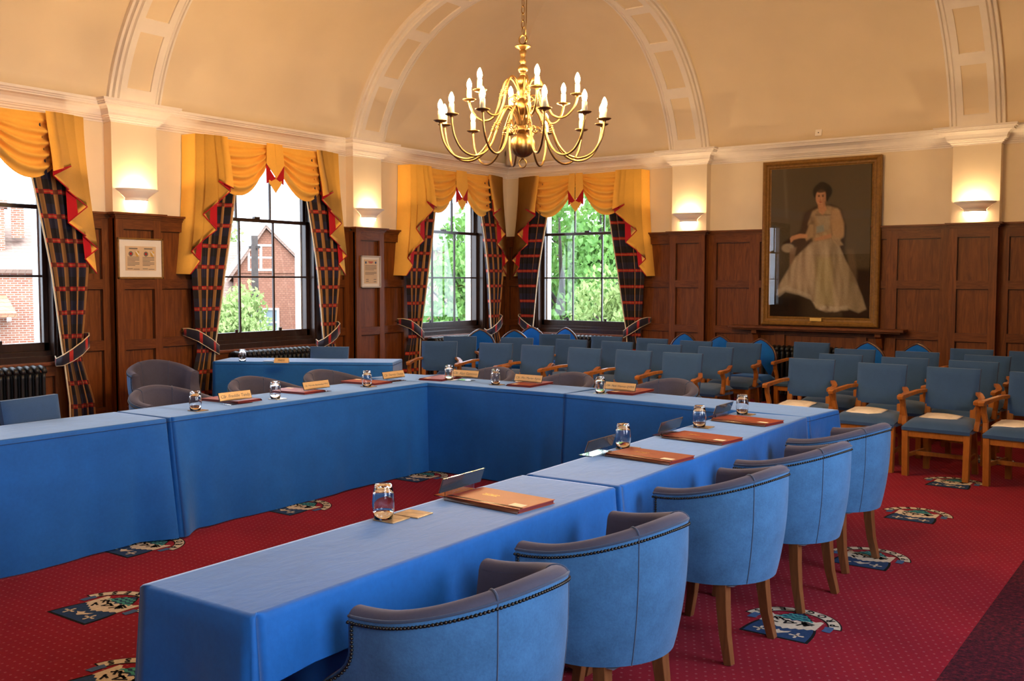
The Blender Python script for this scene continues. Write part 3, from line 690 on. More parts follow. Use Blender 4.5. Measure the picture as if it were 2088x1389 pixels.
# ------------------------------------------------------------------ chandelier
def chandelier():
    cx,cy=5.0035,-6.697; yaw=radians(35.63); root=tag(empty('chandelier',(cx,cy,2.42)),'two tier polished brass chandelier with lit candle bulbs above the blue tables','chandelier')
    B=M['brass']; z0=2.42
    def mk(mb,name,mat,parent=root,**k): mb.tr(Matrix.Translation((0,0,-z0))); return mb.build(name,mat,parent,**k)
    m=MB(); m.tube([(.032*cos(a*pi/8),0,2.462+.032*sin(a*pi/8)) for a in range(16)],.005,6,closed=True); m.lathe([(.008,2.49),(.012,2.50),(.008,2.512)],10); mk(m,'pull_ring',B)
    gl=MB(); pr=[(max(.002,.09*sin(pi*i/16)),2.595-.09*cos(pi*i/16)) for i in range(17)]; gl.lathe(pr,96,(0,0,0),0,True,flute=.035); mk(gl,'globe',B)
    st=MB(); st.lathe([(.014,2.67),(.03,2.685),(.05,2.70),(.05,2.715),(.035,2.725),(.028,2.75),(.04,2.765),(.04,2.79),(.025,2.80),(.03,2.815)],24)
    st.lathe([(max(.03,.064*sin(pi*(i+1.5)/15)),2.876-.064*cos(pi*(i+1.5)/15)) for i in range(13)],48,flute=.012)
    st.lathe([(.03,2.93),(.024,2.945),(.036,2.965),(.04,2.99),(.03,3.01),(.024,3.02)],24)
    st.lathe([(max(.02,.046*sin(pi*(i+1)/12)),3.062-.046*cos(pi*(i+1)/12)) for i in range(11)],48,flute=.02)
    st.lathe([(.018,3.105),(.02,3.12)]+[(max(.016,.037*sin(pi*(i+1)/12)),3.153-.034*cos(pi*(i+1)/12)) for i in range(11)]+[(.016,3.19),(.026,3.205),(.018,3.225),(.020,3.25),(.028,3.28),(.018,3.292)],24)
    st.lathe([(.018,3.29),(.03,3.296),(.058,3.312),(.06,3.318),(.05,3.318),(.02,3.31),(.012,3.325),(.008,3.335)],24); mk(st,'stem',B)
    lp=MB(); lp.tube([(.034*cos(a*pi/8),0,3.365+.034*sin(a*pi/8)) for a in range(16)],.006,6,closed=True); mk(lp,'hanging_ring',B)
    ch=MB(); z=3.395; k=0
    while z<4.98:
        P=[]
        for a in range(14):
            A=2*pi*a/14; x=.013*cos(A); y=.032*sin(A); P.append((x,0,z+.03+y) if k%2 else (0,x,z+.03+y))
        ch.tube(P,.0035,5,closed=True); z+=.052; k+=1
    ch.tube([(.02+.012*sin(t*.8),.0,3.33+t*.17) for t in range(11)],.004,6); mk(ch,'chain',B)
    cp=MB(); cp.lathe([(.07,5.03),(.068,5.0),(.03,4.975),(.012,4.96)],20); mk(cp,'ceiling_cup',B)
    def spl(P,n=10):
        out=[];P=[Vector(p) for p in P]
        for i in range(len(P)-1):
            a,b,c2,d=P[max(i-1,0)],P[i],P[i+1],P[min(i+2,len(P)-1)]
            for k in range(n):
                t=k/n; out.append(.5*((2*b)+(c2-a)*t+(2*a-5*b+4*c2-d)*t*t+(3*b-a-3*c2+d)*t**3))
        return out+[P[-1]]
    def mesh_arm(lower):
        if lower: pth=[(.03,0,2.74),(.055,0,2.80),(.09,0,2.855),(.125,0,2.865),(.165,0,2.82),(.215,0,2.72),(.27,0,2.59),(.34,0,2.515),(.43,0,2.49),(.52,0,2.525),(.58,0,2.61),(.603,0,2.70),(.607,0,2.76)]
        else: pth=[(.03,0,2.985),(.05,0,3.03),(.075,0,3.075),(.11,0,3.085),(.14,0,3.05),(.165,0,2.97),(.19,0,2.88),(.225,0,2.81),(.28,0,2.785),(.335,0,2.80),(.385,0,2.85),(.41,0,2.91),(.413,0,2.94)]
        m=MB(); m.tube(spl(pth,5),.0085,8)
        k=pth[5] if lower else pth[5]; t=Vector(pth[6])-Vector(pth[4]); t.normalize()
        for q in (-.035,-.02,-.005,.01,.025): p=Vector(k)+t*q; m.tube([p-t*.004,p+t*.004],.0125+.003*(q==-.005),8)
        # scroll
        sc=[];x0,zz=(.10,2.70) if lower else (.075,2.93)
        for a in range(16):
            A=a*.42; r=.034*(1-a/19); sc.append((x0+r*cos(A),0,zz+r*sin(A)))
        m.tube(sc,.005,6); return m, pth[-1]
    # angle from the viewing axis; the arms of the photo are not quite evenly spread
    low=[14,45,77,102,131,162,-170,-140,-104,-85,-56,-27]; upp=[14,74,131,-167,-104,-48]
    tow=atan2(-12.79-cy,9.28-cx)
    protos={}
    for kind,angs in (('low',low),('upp',upp)):
        for a in angs:
            ang=tow+radians(a)
            if kind not in protos:
                m,e=mesh_arm(kind=='low'); arm=mk(m,'arm',B); r,_,z=e
                d=MB(); d.lathe([(.006,-.016),(.014,-.010),(.012,-.004),(.034,-.002),(.048,.006),(.052,.010),(.047,.009),(.02,.003),(.001,.003)],20,(r,0,z)); mk(d,'drip_pan',B,arm)
                cd=MB(); cd.lathe([(.019,.002),(.019,.080),(.010,.083)],14,(r,0,z)); mk(cd,'candle_tube',M['candle'],arm)
                bl=MB(); bl.lathe([(.010,.082),(.0145,.095),(.0185,.112),(.017,.130),(.011,.146),(.005,.158),(.001,.163)],12,(r,0,z)); mk(bl,'bulb',M['bulb'],arm)
                protos[kind]=arm; arm.rotation_euler=(0,0,ang)
            else: dup(protos[kind],rz=ang,parent=root)
chandelier()
# ------------------------------------------------------------------ portrait
def portrait():
    NU,NV=150,225
    rng=np.random.default_rng(4)
    U,V=np.meshgrid(np.linspace(0,1,NU+1),np.linspace(0,1,NV+1))
    def sm(x,a,b): t=np.clip((x-a)/(b-a),0,1); return t*t*(3-2*t)
    def nz(fx,fy,seed):
        r=np.random.default_rng(seed); out=0
        for k in range(7): out=out+np.sin(U*fx*r.uniform(.4,1.6)+V*fy*r.uniform(-1.2,1.2)+r.uniform(0,6.28))*np.cos(V*fy*r.uniform(.4,1.6)+r.uniform(0,6.28))
        return out/3.5
    C=np.zeros(U.shape+(3,)); 
    def lin(r,g,b): return np.array(srgb(r,g,b)[:3])
    def put(mask,col): 
        nonlocal C
        C=C*(1-mask[...,None])+np.array(col)*mask[...,None]
    C[:]=lin(92,80,58); put(sm(V,.55,.85),lin(70,56,38)); put(.25+.25*nz(9,6,1),lin(86,76,58)); put(sm(V,.66,.70)*sm(U,.72,.76),lin(50,36,25)); put(sm(V,.80,.9)*(1-sm(U,.25,.45)),lin(38,28,19))
    put(.35*np.exp(-((U-.13-.10*V)/.018)**2)*(1-sm(V,.2,.42)),lin(150,135,105)); put(.5*(1-sm(V,.25,.55))*(1-sm(U,.10,.2)),lin(96,86,66))
    def ell(cx,cy,rx,ry,s=.25): d=np.sqrt(((U-cx)/rx)**2+((V-cy)/ry)**2); return 1-sm(d,1-s,1+s)
    def poly(P,s=.012):
        P=np.array(P); n=len(P); ins=np.zeros(U.shape,bool); dist=np.full(U.shape,9.)
        for i in range(n):
            (x0,y0),(x1,y1)=P[i],P[(i+1)%n]
            c=((y0>V)!=(y1>V))&(U<(x1-x0)*(V-y0)/(y1-y0+1e-12)+x0); ins^=c
            t=np.clip(((U-x0)*(x1-x0)+(V-y0)*(y1-y0))/((x1-x0)**2+(y1-y0)**2+1e-12),0,1); dist=np.minimum(dist,np.hypot(U-x0-t*(x1-x0),(V-y0-t*(y1-y0))*1.45))
        sd=np.where(ins,dist,-dist); return sm(sd,-s,s)
    # chair
    put(poly([(.13,.50),(.30,.42),(.34,.30),(.45,.26),(.62,.25),(.72,.29),(.76,.40),(.74,.55),(.45,.62),(.30,.60),(.14,.53)],.02)*.85,lin(62,34,22))
    put(poly([(.70,.30),(.77,.40),(.76,.58),(.80,.70),(.74,.72),(.70,.5)],.02)*.7,lin(48,32,24))
    put(ell(.18,.535,.065,.03)*.95,lin(176,160,132)); put(poly([(.20,.54),(.27,.53),(.24,.64),(.20,.66)],.012)*.8,lin(150,122,96))
    # skirt
    sk=poly([(.42,.50),(.52,.47),(.63,.48),(.70,.53),(.76,.62),(.86,.74),(.93,.86),(.97,.94),(.90,.965),(.80,.94),(.70,.955),(.58,.965),(.48,.94),(.42,.875),(.30,.845),(.16,.82),(.07,.855),(.09,.79),(.17,.70),(.26,.60)],.016)
    put(sk,lin(178,158,128)); fold=nz(30,7,5); put(sk*np.clip(.55*fold,0,.6),lin(226,208,174)); put(sk*np.clip(-.6*fold,0,.6),lin(112,94,72)); f2=nz(70,16,21); put(sk*np.clip(.4*f2,0,.35),lin(220,204,172)); put(sk*np.clip(-.4*f2,0,.35),lin(104,88,66))
    put(sk*sm(U-.42*V,.28,.5)*.55,lin(138,124,92)); put(sk*poly([(.48,.60),(.63,.60),(.66,.92),(.47,.93)],.03)*.45,lin(186,174,118)); put(sk*poly([(.28,.60),(.42,.55),(.45,.80),(.20,.80)],.05)*.4,lin(208,184,156))
    put(poly([(.07,.82),(.17,.79),(.30,.82),(.42,.85),(.44,.89),(.30,.855),(.16,.835),(.09,.87)],.01)*.45,lin(204,190,164)); hem=poly([(.45,.90),(.56,.925),(.70,.93),(.80,.915),(.80,.95),(.66,.965),(.50,.95)],.012); put(hem*np.clip(.5+.6*nz(80,60,8),0,1)*.8,lin(214,200,172))
    put(poly([(.78,.55),(.84,.55),(.88,.70),(.88,.78),(.82,.76)],.02)*.5,lin(128,108,82))
    # bodice, sleeves, arms
    bd=poly([(.43,.29),(.50,.27),(.58,.26),(.68,.28),(.71,.34),(.74,.42),(.74,.47),(.70,.49),(.62,.48),(.52,.49),(.44,.50),(.42,.46),(.40,.40),(.38,.38)],.014); put(bd,lin(172,144,106)); put(bd*np.clip(.6*nz(45,45,11),0,.6),lin(216,190,146)); put(bd*np.clip(-.6*nz(38,52,12),0,.55),lin(112,88,62)); put(ell(.42,.40,.035,.09,.6)*.5,lin(96,74,52)); put(ell(.625,.37,.012,.09,.6)*.55,lin(92,72,52))
    put(poly([(.47,.32),(.60,.32),(.60,.42),(.50,.44)],.02)*.75,lin(170,156,130)); put(poly([(.46,.31),(.62,.315),(.62,.325),(.46,.325)],.004)*.5,lin(96,74,52)); put(poly([(.47,.395),(.54,.385),(.55,.425),(.47,.44)],.01)*.9,lin(140,150,142))
    put(poly([(.62,.29),(.70,.29),(.745,.38),(.745,.46),(.68,.48),(.63,.44),(.61,.36)],.014)*.85,lin(186,150,108)); put(poly([(.62,.46),(.70,.48),(.74,.52),(.69,.53),(.64,.50)],.012)*.8,lin(178,154,118))
    put(poly([(.40,.38),(.44,.38),(.44,.46),(.37,.49),(.35,.46)],.012)*.9,lin(180,150,110))
    put(poly([(.22,.455),(.30,.44),(.38,.445),(.38,.47),(.30,.47),(.24,.48),(.21,.50),(.20,.47)],.008),lin(206,150,108)); put(poly([(.45,.475),(.55,.455),(.62,.445),(.62,.47),(.53,.485),(.46,.49)],.008)*.9,lin(196,142,102))
    # neck, head, hair
    put(poly([(.48,.245),(.55,.24),(.57,.285),(.53,.32),(.49,.30)],.008),lin(198,146,106)); put(ell(.525,.165,.098,.058,.14),lin(34,24,16)); put(ell(.52,.128,.05,.028,.2),lin(36,26,18))
    put(ell(.510,.203,.052,.055,.12),lin(204,150,112)); put(ell(.545,.21,.022,.05,.4)*.45,lin(150,100,72)); put(ell(.49,.225,.014,.010,.5)*.4,lin(214,130,96)); put(ell(.51,.155,.05,.017,.3)*.9,lin(40,28,20)); put(ell(.575,.20,.014,.03,.3),lin(40,28,20))
    for ex in (.490,.530): put(ell(ex,.195,.0105,.0045,.4),lin(52,36,28)); put(ell(ex,.187,.013,.0028,.5)*.8,lin(70,46,32))
    put(ell(.506,.212,.005,.012,.5)*.4,lin(160,104,76)); put(ell(.508,.2205,.010,.0028,.5)*.6,lin(130,80,60)); put(ell(.508,.233,.014,.0035,.5)*.9,lin(150,66,54)); put(ell(.508,.250,.02,.004,.5)*.3,lin(150,100,74))
    C=np.clip(C*(1+.05*rng.standard_normal(U.shape))[...,None],0,1)*.78
    x0,x1,z0,z1=4.375,5.655,1.130,3.045; d0=.085
    root=tag(empty('portrait_painting',(5.005,-.05,1.012)),'tall gilt framed oil portrait of a seated woman in a long white gown','painting')
    o0=Vector((5.005,-.05,1.012))
    m=MB(); m.grid(lambda u,v:(x0+(x1-x0)*u,-d0-.02*(1-v),z1-(z1-z0)*v),NU,NV,0,False); m.tr(Matrix.Translation(-o0)); cv=m.build('canvas',M['canvas'],root,recalc=False)
    a=cv.data.color_attributes.new('paint','FLOAT_COLOR','POINT'); a.data.foreach_set('color',np.concatenate([C.reshape(-1,3),np.ones((C.size//3,1))],1).ravel().astype(np.float32))
    # moulded frame, mitred
    pr=[(0,.04),(0,.10),(.012,.118),(.04,.125),(.055,.112),(.06,.10),(.085,.098),(.09,.085),(.10,.09),(.112,.084),(.12,.07)]
    X0,X1,Z0,Z1=4.255,5.775,1.012,3.150; f=MB(); V2=[]
    for t,d in pr: V2+=[(X0+t,-d,Z0+t),(X1-t,-d,Z0+t),(X1-t,-d-.012,Z1-t),(X0+t,-d-.012,Z1-t)]
    f.add(V2,[(i*4+k,i*4+(k+1)%4,(i+1)*4+(k+1)%4,(i+1)*4+k) for i in range(len(pr)-1) for k in range(4)]); f.bx((X0,-.06,Z0),(X1,-.042,Z1)); f.tr(Matrix.Translation(-o0)); f.build('frame',M['gfr'],root,recalc=False)
    g=MB(); g.bx((x0-.01,-d0-.030,z0-.01),(x1+.01,-d0-.027,z1+.01)); g.tr(Matrix.Translation(-o0)); g.build('glass',M['picglass'],root)
    p=MB(); p.bx((4.925,-.135,1.075),(5.075,-.125,1.118)); p.tr(Matrix.Translation(-o0)); p.build('name_plaque',M['gilt'],root,bevel=.002)
t=NT('oil_canvas'); at=t.n.new('ShaderNodeAttribute'); at.attribute_name='paint'; t.bsdf(at.outputs['Color'],.7,0,.08,t.bump(t.noise(t.coord(),220,2),.12,.002)); M['canvas']=t.m
portrait()
sh=tag(empty('wall_shelf',(5.0,-.04,.9)),'long dark oak shelf on scrolled brackets beneath the portrait','shelf')
m=MB(); m.bx((-1.14,-.23,.065),(1.12,.0,.10)); m.bx((-1.10,-.20,.045),(1.08,.0,.065)); m.build('board',M['oakh'],sh,bevel=.006)
for x in (-.80,.80):
    m=MB(); P=[(0,.045),(-.17,.045),(-.165,.0),(-.11,-.02),(-.08,-.09),(-.05,-.14),(0,-.17)]
    n=len(P); m.add([(x-.035,y,z) for y,z in P]+[(x+.035,y,z) for y,z in P],[tuple(range(n)),tuple(range(2*n-1,n-1,-1))]+[(i,(i+1)%n,n+(i+1)%n,n+i) for i in range(n)]); m.build('bracket',M['oak'],sh)
# ------------------------------------------------------------------ cloth covered tables
ZTAB=.745
M['hem']=plain('dark_blue_stitching',(.008,.04,.13,1),.9)
def cloth(name,x,y,rz,L,D,drops,label,seed,flare=.095,ends=(1,1)):
    """drops: front(-y) back(+y) left(-x) right(+x) lengths; local frame, base on the floor"""
    root=tag(empty(name,(x,y,0),rz),label,'tablecloth','blue cloths over the council tables')
    rnd=random.Random(seed); h=.0; r=.02; a,b=L/2,D/2; m=MB()
    # perimeter samples: (x,y,nx,ny,drop,cornerweight)
    P=[]
    def edge(x0,y0,x1,y1,nx,ny,dr,k):
        for i in range(k):
            t=i/k; ln=hypot(x1-x0,y1-y0); q=min(t,1-t)*ln; P.append((x0+(x1-x0)*t,y0+(y1-y0)*t,nx,ny,dr,q))
    c=.012
    def corner(cx,cy,a0,d0,d1):
        for i in range(7):
            t=i/6; A=a0+pi/2*t; P.append((cx+c*cos(A),cy+c*sin(A),cos(A),sin(A),None,(d0,d1,t)))
    f,k,l,rr=drops
    nL=int(L/.03); nD=int(D/.03)
    edge(-a+c,-b,a-c,-b,0,-1,f,nL); corner(a-c,-b+c,-pi/2,f,rr); edge(a,-b+c,a,b-c,1,0,rr,nD); corner(a-c,b-c,0,rr,k)
    edge(a-c,b,-a+c,b,0,1,k,nL); corner(-a+c,b-c,pi/2,k,l); edge(-a,b-c,-a,-b+c,-1,0,l,nD); corner(-a+c,-b+c,pi,l,f)
    ph=[rnd.uniform(0,6.28) for _ in range(6)]
    rows=12; n=len(P); V=[]
    for x0,y0,nx,ny,dr,q in P: V.append((x0*(1-.02/a) if abs(x0)>.03 else x0,y0*(1-.02/b),ZTAB))
    for x0,y0,nx,ny,dr,q in P: V.append((x0*(1-.004/a),y0*(1-.004/b),ZTAB-.001))
    s=0
    for j in range(rows+1):
        for i,(x0,y0,nx,ny,dr,q) in enumerate(P):
            if dr is None:
                d0,d1,t=q; D_=d0+(d1-d0)*t; e=0
            else: D_=dr; e=q
            w=j/rows; z=ZTAB-.006-(D_-.006)*w
            drop=ZTAB-z; cornerf=math.exp(-(e/.10)**2)
            fold=cornerf*flare*ends[x0>0]*drop/.7*1.0+ math.exp(-((e-.20)/.05)**2)*(-.018)*drop/.7
            u=x0*abs(ny)+y0*abs(nx)
            wav=(.010*sin(u*5.1+ph[0])+.006*sin(u*11+ph[1])+.003*sin(u*23+ph[2]))*drop/.7
            o=fold+wav+.006*w
            zz=z+.006*sin(u*4+ph[3])*w*(1 if D_<.7 else .4)
            V.append((x0+nx*o*(1 if (x0<0 and seed in (3,99)) or (x0>0 and seed==5) else .25),y0+ny*o,max(.006,zz)))
    F=[]
    for j in range(rows+2):
        F+=[(j*n+i,j*n+(i+1)%n,(j+1)*n+(i+1)%n,(j+1)*n+i) for i in range(n)]
    m.add(V,F,0,True); m.add(V[:n],[tuple(range(n))],0,False); o=m.build('cloth',M['cloth'],root,recalc=False)
    if seed>4:
        sm=MB(); sm.tube([(x0+nx*.005,y0+ny*.005,ZTAB-.026) for x0,y0,nx,ny,dr,q in P],.0022,5,closed=True); sm.build('stitched_hem',M['hem'],root)
    # the folding table under it
    return root
def table(x,y,rz,L,D,label):
    t=tag(empty('folding_table',(x,y,0),rz),label,'table','trestle tables under the blue cloths')
    m=MB(); m.box((0,0,.722),(L-.06,D-.05,.036)); m.build('table_top',M['legwood'],t)
    for q in (-1,1):
        m=MB(); X=q*(L/2-.16); m.box((X,0,.37),(.05,.06,.66)); m.box((X,0,.69),(.04,D-.12,.03))
        m.tube([(X,-D/2+.02,.025),(X,-D/4,.05),(X,0,.075),(X,D/4,.05),(X,D/2-.02,.025)],.03,sq=(1,.8)); m.build('leg',M['legwood'],t)
    m=MB(); m.box((0,0,.25),(L-.34,.03,.05)); m.build('stretcher',M['legwood'],t)
FD=ZTAB-.01
TB=[('tablecloth',7.045,-10.205,radians(91.25),1.93,.470,(.19,FD,FD,FD-.02),'blue cloth on the nearest table with its open end towards the viewer'),
    ('tablecloth',6.985,-7.955,radians(92.07),2.54,.470,(.19,FD,FD-.02,FD-.02),'blue cloth carrying three red folders, between nearest cloth and cross table'),
    ('tablecloth',6.24,-6.36,radians(-5),1.93,.49,(FD,.25,FD-.02,.42),'blue cloth of the cross table at its end beside the armchairs'),
    ('tablecloth',4.235,-6.25,radians(-.6),2.06,.51,(FD,.25,FD-.02,FD-.02),'blue cloth of the cross table at its end beside the window-side row'),
    ('tablecloth',3.68,-7.785,radians(92.1),2.57,.54,(FD,.25,FD,FD-.02),'blue cloth on the window-side table holding three gold name plates'),
    ('tablecloth',3.748,-10.06,radians(91),1.95,.54,(FD,.07,FD,FD),'bare blue cloth on the window-side table, cut by the frame edge'),
    ('tablecloth',1.367,-5.466,radians(31.1),1.911,.53,(FD,.07,FD-.05,FD-.05),'blue cloth on the press table below the window')]
for i,(n,x,y,rz,L,D,dr,lab) in enumerate(TB):
    if i<2: dr=(.19,FD,FD,FD)            # short on the sitters' side
    cloth(n,x,y,rz,L,D,dr,lab,i+3,ends=[(.4,.5),(.5,.2),(.5,.7),(.1,.55),(1,.0),(.6,1),(.4,.4)][i])
    table(x,y,rz,L,D,['trestle table hidden under the nearest blue cloth','trestle table under the cloth with three red folders','trestle table under the cross cloth beside the armchairs','trestle table under the cross cloth beside the window-side row','trestle table under the cloth with three gold name plates','trestle table under the bare window-side cloth','trestle table under the press cloth'][i])
# ------------------------------------------------------------------ tub chairs (local: front is -x, origin under the seat)
def tub(label,loc,rz):
    root=tag(empty('tub_chair',loc,rz),label,'chair','blue suede tub chairs'); FB=M['tub']
    Rr=.315
    LN=.12; ARC=pi*Rr; TOT=2*LN+ARC
    def plan(t,sc=1.0,off=0.0):
        """t 0..1 round the U from the -y arm tip to the +y arm tip -> x,y,nx,ny"""
        s=t*TOT; R=Rr*sc-off
        if s<LN: return (-LN+s, -R,0,-1)
        if s>TOT-LN: return (TOT-LN-s, R,0,1)
        a=-pi/2+(s-LN)/Rr; return (R*1.0*cos(a),R*sin(a),cos(a),sin(a))
    def rim(t): k=1-abs(2*t-1); return .708+.092*(k*k*(3-2*k))
    ZBt=.335
    def lean(w): return .86+.14*w**.8                   # narrower towards the bottom
    def outer(t,w,off=0.0):
        z=ZBt+(rim(t)-.012-ZBt)*w; x,y,nx,ny=plan(t,lean(w),off)
        e=min(t,1-t)*TOT                                # the front edge of the wing runs forward near the seat
        f=max(0,1-e/.24); wing=.115*max(0,min(1,(.62-z)/.125))**2.2
        bow=.012*sin(pi*w)
        return (x-f*wing+.02+nx*bow,y+ny*bow,z)
    m=MB(); N=56; H=14
    m.grid(lambda u,v:outer(u,v),N,H); m.build('outer_shell',FB,root); m=MB()
    TH_=.068
    def inner(t,w):
        z=.40+(rim(t)-.012-.40)*w; ww=(z-ZBt)/(rim(t)-ZBt); x,y,nx,ny=plan(t,lean(ww)); e=min(t,1-t)*TOT; f=max(0,1-e/.24); wing=.115*max(0,min(1,(.62-z)/.125))**2.2
        th=TH_+.018*(1-w); return (x-f*wing+.02-nx*th,y-ny*th,z)
    m.grid(lambda u,v:inner(u,v),N,H)
    # rounded roll along the top, and the padded front edges of the arms
    def roll(t,v):
        a=pi*v; z=rim(t)-.012; x,y,nx,ny=plan(t,1.0); o=TH_/2; return (x+.02-nx*(o-o*cos(a)),y-ny*(o-o*cos(a)),z+.026*sin(a))
    m.grid(roll,N,8)
    for t in (0,1):
        def fr(u,v):
            p=Vector(outer(t,u)); q=Vector(inner(t,max(0,(ZBt+(rim(t)-.012-ZBt)*u-.40)/(rim(t)-.012-.40)))); 
            if u<.15: q=Vector((q.x,q.y,p.z))
            c=p.lerp(q,v); c.x-=.014*sin(pi*v); return tuple(c)
        m.grid(fr,14,6)
        def cap(u,v):
            p=Vector(roll(t,v)); b=Vector(outer(t,1)).lerp(Vector(inner(t,1)),v); c=b.lerp(p,u); c.x-=.014*sin(pi*v)*(1-u); return tuple(c)
        m.grid(cap,3,6)
    m.build('inner_upholstery',M['tubin'],root,recalc=True)
    pp=MB(); pp.tube([(lambda p:(p[0],p[1],p[2]))(roll(t/70,.06)) for t in range(71)],.0045,6)
    for tt in (.36,.64): pp.tube([roll(tt,.05+.9*v/10) for v in range(11)],.004,6); pp.tube([outer(tt-.0,1-v/14) for v in range(15)],.0022,5); pp.tube([inner(tt,1-v/14) for v in range(15)],.0022,5)
    pp.build('piping',M['tubpipe'],root)
    nl=MB(); L=[]; 
    n=112
    for i in range(n+1):
        t=i/n; x,y,z=outer(t,1); _,_,nx,ny=plan(t); L.append((x+nx*.002,y+ny*.002,z-.012))
    for sgn,t in ((-1,0.012),(1,.988)):
        for k in range(1,34): x,y,z=outer(t,1-k/34); L.append((x,y+sgn*.003,z))
    for p in L: nl.lathe([(.0001,-.005),(.0052,-.0025),(.0052,.0025),(.0001,.0055)],6,p)
    nl.build('nail_trim',M['nail'],root,recalc=False)
    s=MB()
    def seat(u,v):
        # cushion dome
        x=-.235+.46*u; hw=.262 if u<.42 else .262*sqrt(max(0.0,1-((u-.42)/.62)**2)); y=(2*v-1)*hw
        e=min(1,min(u*8,1))*min(1,(1-abs(2*v-1))*6+.0); return (x,y,.415+.055*(e**.6)*(1-.2*u))
    s.grid(seat,20,20); s.add([(-.235,-.262,.415),(-.235,.262,.415),(-.23,.262,.33),(-.23,-.262,.33)],[(0,1,2,3)]); s.add([(-.23,-.262,.33),(-.23,.262,.33),(.22,.2,.33),(.22,-.2,.33)],[(0,1,2,3)])
    for q in (-1,1): s.add([(-.235,q*.262,.415),(0,q*.262,.415),(0,q*.262,.33),(-.23,q*.262,.33)],[(0,1,2,3)])
    s.build('seat',M['tubin'],root)
    for (x,y,sx,sy) in ((-.20,-.235,-.03,-.0),(-.20,.235,-.03,0.0),(.165,-.185,.045,-.02),(.165,.185,.045,.02)):
        g=MB(); P=[(x,y,.345),(x+sx*.10,y+sy*.1,.24),(x+sx*.4,y+sy*.4,.12),(x+sx,y+sy,0)]; g.tube(P,[.024,.023,.020,.017],sq=(1,1.0)); g.build('leg',M['legwood'],root,bevel=.002)
    return root
M['tubpipe']=fabric('grey_blue_piping',(.045,.065,.12,1),.1,6,.3,(.8,.85,.95,1))
t0=tub('blue suede tub chair nearest the viewer, legs out of sight',(7.505,-10.61,0),radians(-1))
def put_tub(label,x,y,deg): 
    o=dup(t0,(x,y,0),radians(deg)); o['label']=label
put_tub('blue suede tub chair second from the open end of the nearest table',7.492,-9.81,-3)
put_tub('blue suede tub chair third from the open end of the nearest table',7.458,-8.75,-4)
put_tub('blue suede tub chair fourth from the open end, leg standing on a carpet crest',7.48,-7.94,-5)
put_tub('blue suede tub chair closest to the wooden armchairs',7.46,-7.15,-7)
put_tub('tub chair behind the name plate nearest the open end of the window-side table',3.10,-8.36,180)
put_tub('tub chair in the middle of the window-side table, in front of press cloth edge',3.10,-7.48,181)
put_tub('tub chair at the window-side table nearest the cross table',3.12,-6.70,183)
put_tub('tub chair behind the cross table facing the glass nearest the corner of tables',3.93,-5.84,86)
put_tub('tub chair in the middle behind the cross table between two gold name plates',4.75,-5.86,85)
put_tub('tub chair behind the cross table beside the last gold name plate',5.68,-5.84,84)
put_tub('single tub chair standing against the oak panelling under the shields certificate',1.02,-7.02,162)
# ------------------------------------------------------------------ wooden armchairs (front is -y)
def armchair(label,loc,rz):
    root=tag(empty('wooden_armchair',loc,rz),label,'chair','wooden armchairs with blue upholstery'); H=M['honey']; B=M['chairblue']
    s=MB(); n=14
    def top(u,v):
        x=(2*u-1)*(.265-.02*v); y=-.245+.43*v; e=min(1,(1-abs(2*u-1))*7)*min(1,v*8)*min(1,(1-v)*10+.3); return (x,y,.405+.032*max(0,e)**.5+.045*(min(1,v*1.7)*(2-min(1,v*1.7)))*(.55+.45*(1-(2*u-1)**2)))
    s.grid(top,16,14)
    W=[(-.265,-.245),(.265,-.245),(.245,.185),(-.245,.185)]
    s.add([(x,y,.405) for x,y in W]+[(x*.99,y*.98,.378) for x,y in W],[(0,1,5,4),(1,2,6,5),(2,3,7,6),(3,0,4,7),(4,5,6,7)]); s.build('seat',B,root)
    bk=MB(); 
    def bf(sg):
        def g(u,v):
            z=.525+.345*v; x=(2*u-1)*(.205+.008*v); y=.165+.055*v+.010*(2*u-1)**2; e=min(1,(1-abs(2*u-1))*9)*min(1,v*9)*min(1,(1-v)*9); return (x,y+sg*(.016+.016*max(0,e)**.5),z)
        return g
    bk.grid(bf(-1),16,12); bk.grid(bf(1),16,12)
    for v in (0,1): bk.add([bf(s_)(u/16,v) for u in range(17) for s_ in (-1,1)],[(2*i,2*i+1,2*i+3,2*i+2) for i in range(16)])
    for u in (0,1): bk.add([bf(s_)(u,v/12) for v in range(13) for s_ in (-1,1)],[(2*i,2*i+1,2*i+3,2*i+2) for i in range(12)])
    bk.build('backrest',B,root)
    for q in (-1,1):
        m=MB(); m.tube([(q*.235,-.205,.0),(q*.240,-.21,.39)],.024,sq=(1,1)); m.build('leg',H,root,bevel=.003)
        m=MB(); m.tube([(q*.195,.21,0),(q*.190,.175,.25),(q*.182,.160,.42),(q*.178,.172,.56)],.021,sq=(.9,1.1)); m.build('leg',H,root,bevel=.003)
        m=MB(); m.tube([(q*.205,.19,.672),(q*.245,.10,.668),(q*.285,.0,.650),(q*.300,-.10,.640),(q*.298,-.165,.640),(q*.292,-.205,.632)],[.018,.019,.020,.022,.023,.019],sq=(1.15,.75))
        m.tube([(q*.290,-.15,.635),(q*.298,-.115,.56),(q*.285,-.10,.48),(q*.278,-.11,.40)],[.018,.017,.017,.019],sq=(1,1.1)); m.build('arm',H,root,bevel=.004)
        m=MB(); m.tube([(q*.235,-.20,.165),(q*.20,.19,.165)],.012,sq=(.8,1.3)); m.build('stretcher',H,root)
    m=MB(); m.box((0,-.02,.165),(.45,.018,.032)); m.build('stretcher',H,root)
    m=MB(); m.box((0,.165,.33),(.38,.02,.06)); m.build('seat_rail',H,root)
    m=MB(); m.box((0,-.215,.352),(.44,.02,.05)); m.build('seat_rail',H,root)
    return root
AC=None
